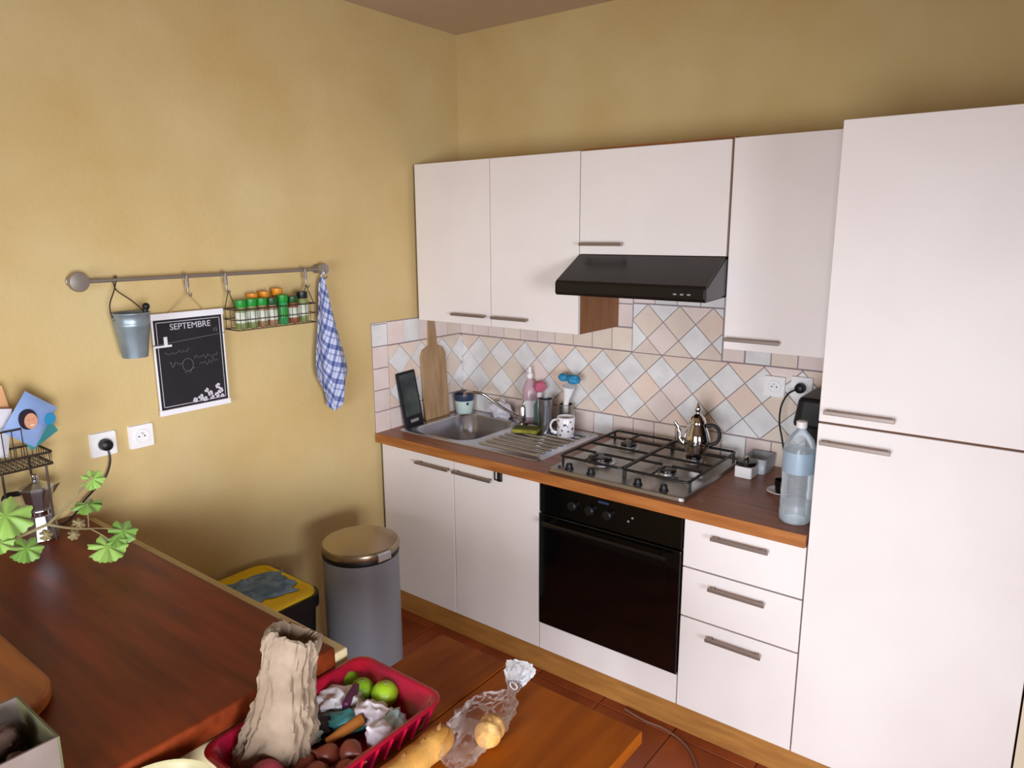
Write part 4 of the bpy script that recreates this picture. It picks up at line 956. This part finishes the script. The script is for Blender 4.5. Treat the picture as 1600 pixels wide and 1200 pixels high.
for x, y, z, r, lab in ((1.494, -1.953, .830, .027, 'large white garlic bulb at the right rim of the basket'),):
    t = thing('garlic_bulb', (x, y, z - r), lab, 'garlic'); b = MB(Matrix.Translation((x, y, z)) @ Matrix.Rotation(.7, 4, 'X')); n = 28; vs = []; prof = [(.2, -.85), (.7, -.72), (1.0, -.2), (.98, .2), (.72, .65), (.34, .95), (.18, 1.25), (.13, 1.55)]
    for q, h in prof:
        for i in range(n): a = 2 * PI * i / n; k = 1 + .10 * math.cos(7 * a) * min(1, q * 1.2); vs.append((q * r * k * math.cos(a), q * r * k * math.sin(a), h * r))
    b.add(vs, [(j * n + i, j * n + (i + 1) % n, (j + 1) * n + (i + 1) % n, (j + 1) * n + i) for j in range(len(prof) - 1) for i in range(n)] + [tuple(range(n))[::-1], tuple((len(prof) - 1) * n + i for i in range(n))]); b.build('bulb', 'garlic', t, smooth=True)
def onion(name, c, r, m, lab, cat, rot, tilt, grp):
    t = thing(name, (c[0], c[1], c[2] - r), lab, cat, grp); M = Matrix.Translation(c) @ Matrix.Rotation(rot, 4, 'Z') @ Matrix.Rotation(tilt, 4, 'X')
    MB(M).lathe([(r * .12, -r * 1.0), (r * .55, -r * .88), (r * .95, -r * .35), (r, 0), (r * .9, r * .45), (r * .5, r * .95), (r * .2, r * 1.25), (r * .12, r * 1.6)], n=24).build('bulb', m, t, smooth=True)
    MB(M).lathe([(r * .13, r * 1.55), (r * .05, r * 2.0)], n=8).build('dry_neck', 'stem', t)
SH = 'shallots in the red basket'
onion('shallot', (1.420, -2.075, .812), .022, 'shallot', 'brown shallot lying against the paper bag', 'shallot', .4, 1.3, SH)
onion('shallot', (1.448, -2.038, .818), .021, 'shallot', 'brown shallot next to the carrot in the basket', 'shallot', -.8, 1.2, SH)
onion('shallot', (1.478, -2.010, .822), .022, 'shallot', 'reddish shallot just below the garlic bulb', 'shallot', 1.6, 1.3, SH)
onion('shallot', (1.505, -2.045, .816), .021, 'shallot', 'shallot nearest the right rim of the red basket', 'shallot', 2.4, 1.2, SH)
onion('shallot', (1.465, -2.080, .812), .023, 'shallot', 'foremost shallot at the bottom edge of the basket', 'shallot', .1, 1.4, SH)
onion('onion', (1.412, -2.150, .822), .034, 'onion_red', 'red onion at the foot of the paper bag', 'onion', .3, .9, None)
t = thing('carrot', (1.43, -1.98, .81), 'orange-brown carrot lying between wrapper and shallots', 'carrot')
MB().tube([(1.420, -2.022, .822), (1.428, -1.99, .828), (1.434, -1.945, .832)], [.007, .010, .012], 12).build('root', 'carrot', t, smooth=True); MB().tube([(1.434, -1.945, .832), (1.436, -1.935, .834)], [.005, .004], 8).build('crown', 'stem', t)
# bread
def loaf(name, pts, rad, m, lab, cuts, grp):
    t = thing(name, (pts[0][0], pts[0][1], ZT), lab, 'bread', grp); p = spl(pts, 16); n = len(p)
    def endr(d): return math.sqrt(max(.03, 1 - max(0, 1 - d / (rad * 1.15)) ** 2))
    acc = [0]
    for i in range(1, n): acc.append(acc[-1] + (p[i] - p[i - 1]).length)
    rr_ = [rad * min(endr(acc[i]), endr(acc[-1] - acc[i])) * (1 + .03 * math.sin(i * .7)) for i in range(n)]
    MB().tube(p, rr_, 22).build('crust', m, t, smooth=True, ang=70)
    for k in range(cuts):
        f = (k + 1.0) / (cuts + 1.0); c = p[int(f * (n - 1))]; d = (p[min(n - 1, int(f * (n - 1)) + 1)] - c).normalized(); s = Vector((0, 0, 1)).cross(d)
        MB().tube([c + Vector((0, 0, rad * .76)) - s * rad * .45 - d * .020, c + Vector((0, 0, rad * .945)), c + Vector((0, 0, rad * .76)) + s * rad * .45 + d * .020], [.001, .0045, .001], 8).build('score', 'bread_light', t, smooth=True)
loaf('baguette', [(1.578, -1.842, ZT + .029), (1.580, -1.92, ZT + .029), (1.582, -2.03, ZT + .029), (1.584, -2.16, ZT + .029)], .0285, 'bread', 'long golden baguette lying beside the red basket', 5, 'bread on the table')
loaf('baguette', [(1.652, -1.828, ZT + .028), (1.640, -1.790, ZT + .028), (1.630, -1.752, ZT + .028)], .027, 'bread_light', 'short pale bread end inside the clear plastic bag', 1, 'bread on the table')
# clear bag around the bread end
t = thing('bread_bag', (1.61, -1.76, ZT), 'clear crinkled plastic bag with twisted neck around the bread end', 'plastic bag')
cs = [((1.640, -1.905, .806), .020), ((1.632, -1.880, .810), .036), ((1.618, -1.83, .814), .048), ((1.610, -1.77, .814), .050), ((1.606, -1.72, .812), .040), ((1.600, -1.685, .806), .022), ((1.594, -1.660, .802), .009), ((1.586, -1.640, .804), .016), ((1.576, -1.612, .812), .030), ((1.570, -1.590, .820), .036)]
rings = []; NS = 40
cc = spl([c for c, r in cs], 5); rs = []
for i in range(len(cs) - 1):
    for k in range(5): rs.append(cs[i][1] + (cs[i + 1][1] - cs[i][1]) * k / 5)
rs.append(cs[-1][1])
for j, (c, r) in enumerate(zip(cc, rs)):
    tg = (cc[min(j + 1, len(cc) - 1)] - cc[max(j - 1, 0)]).normalized(); u = Vector((0, 0, 1)); s = tg.cross(u).normalized(); u = s.cross(tg); rg = []
    for i in range(NS):
        a = 2 * PI * i / NS; k = 1 + .32 * noise.noise(Vector((math.cos(a) * 3, math.sin(a) * 3, j * .35))) + .20 * noise.noise(Vector((math.cos(a) * 8, math.sin(a) * 8, j * .8)))
        p = c + s * math.cos(a) * r * k + u * math.sin(a) * r * k * .62; p.z = max(p.z, ZT + .0015); rg.append(p)
    rings.append(rg)
loft(rings[:-9], True, False).build('film', 'bag_plastic', t, smooth=True, ang=25); loft(rings[-11:], False, False).build('twisted_end', 'frosted_plastic', t, smooth=True, ang=25)
MB().tube([(rings[-13 + 2][0] + (rings[-13 + 2][NS // 2] - rings[-13 + 2][0]) * .5) + Vector((.010 * math.cos(2 * PI * i / 12), 0, .008 * math.sin(2 * PI * i / 12))) for i in range(12)], .0016, 6, closed=True).build('tie', 'white_plastic', t)
# cream bowl at the bottom edge of the picture
c = (1.392, -2.335, ZT + .0006)
t = thing('bowl', c, 'cream bowl standing on the table in front of the basket', 'bowl')
turn('bowl_wall', c, [(.045, 0), (.050, .004), (.085, .055), (.100, .110), (.0985, .114), (.094, .110), (.080, .058), (.04, .010), (.001, .009)], 'cream_bowl', t, 40)
# cable on the floor
tag(MB().tube(spl([(1.30, -.575, .0045), (1.392, -.590, .0045), (1.474, -.588, .0045), (1.566, -.620, .0045), (1.643, -.699, .0045), (1.70, -.82, .0045), (1.72, -.98, .0045)], 6), .004, 8).build('floor_cable', 'floor_cord', smooth=True), 'thin brown cable curving over the red floor tiles by the plinth', 'cable')
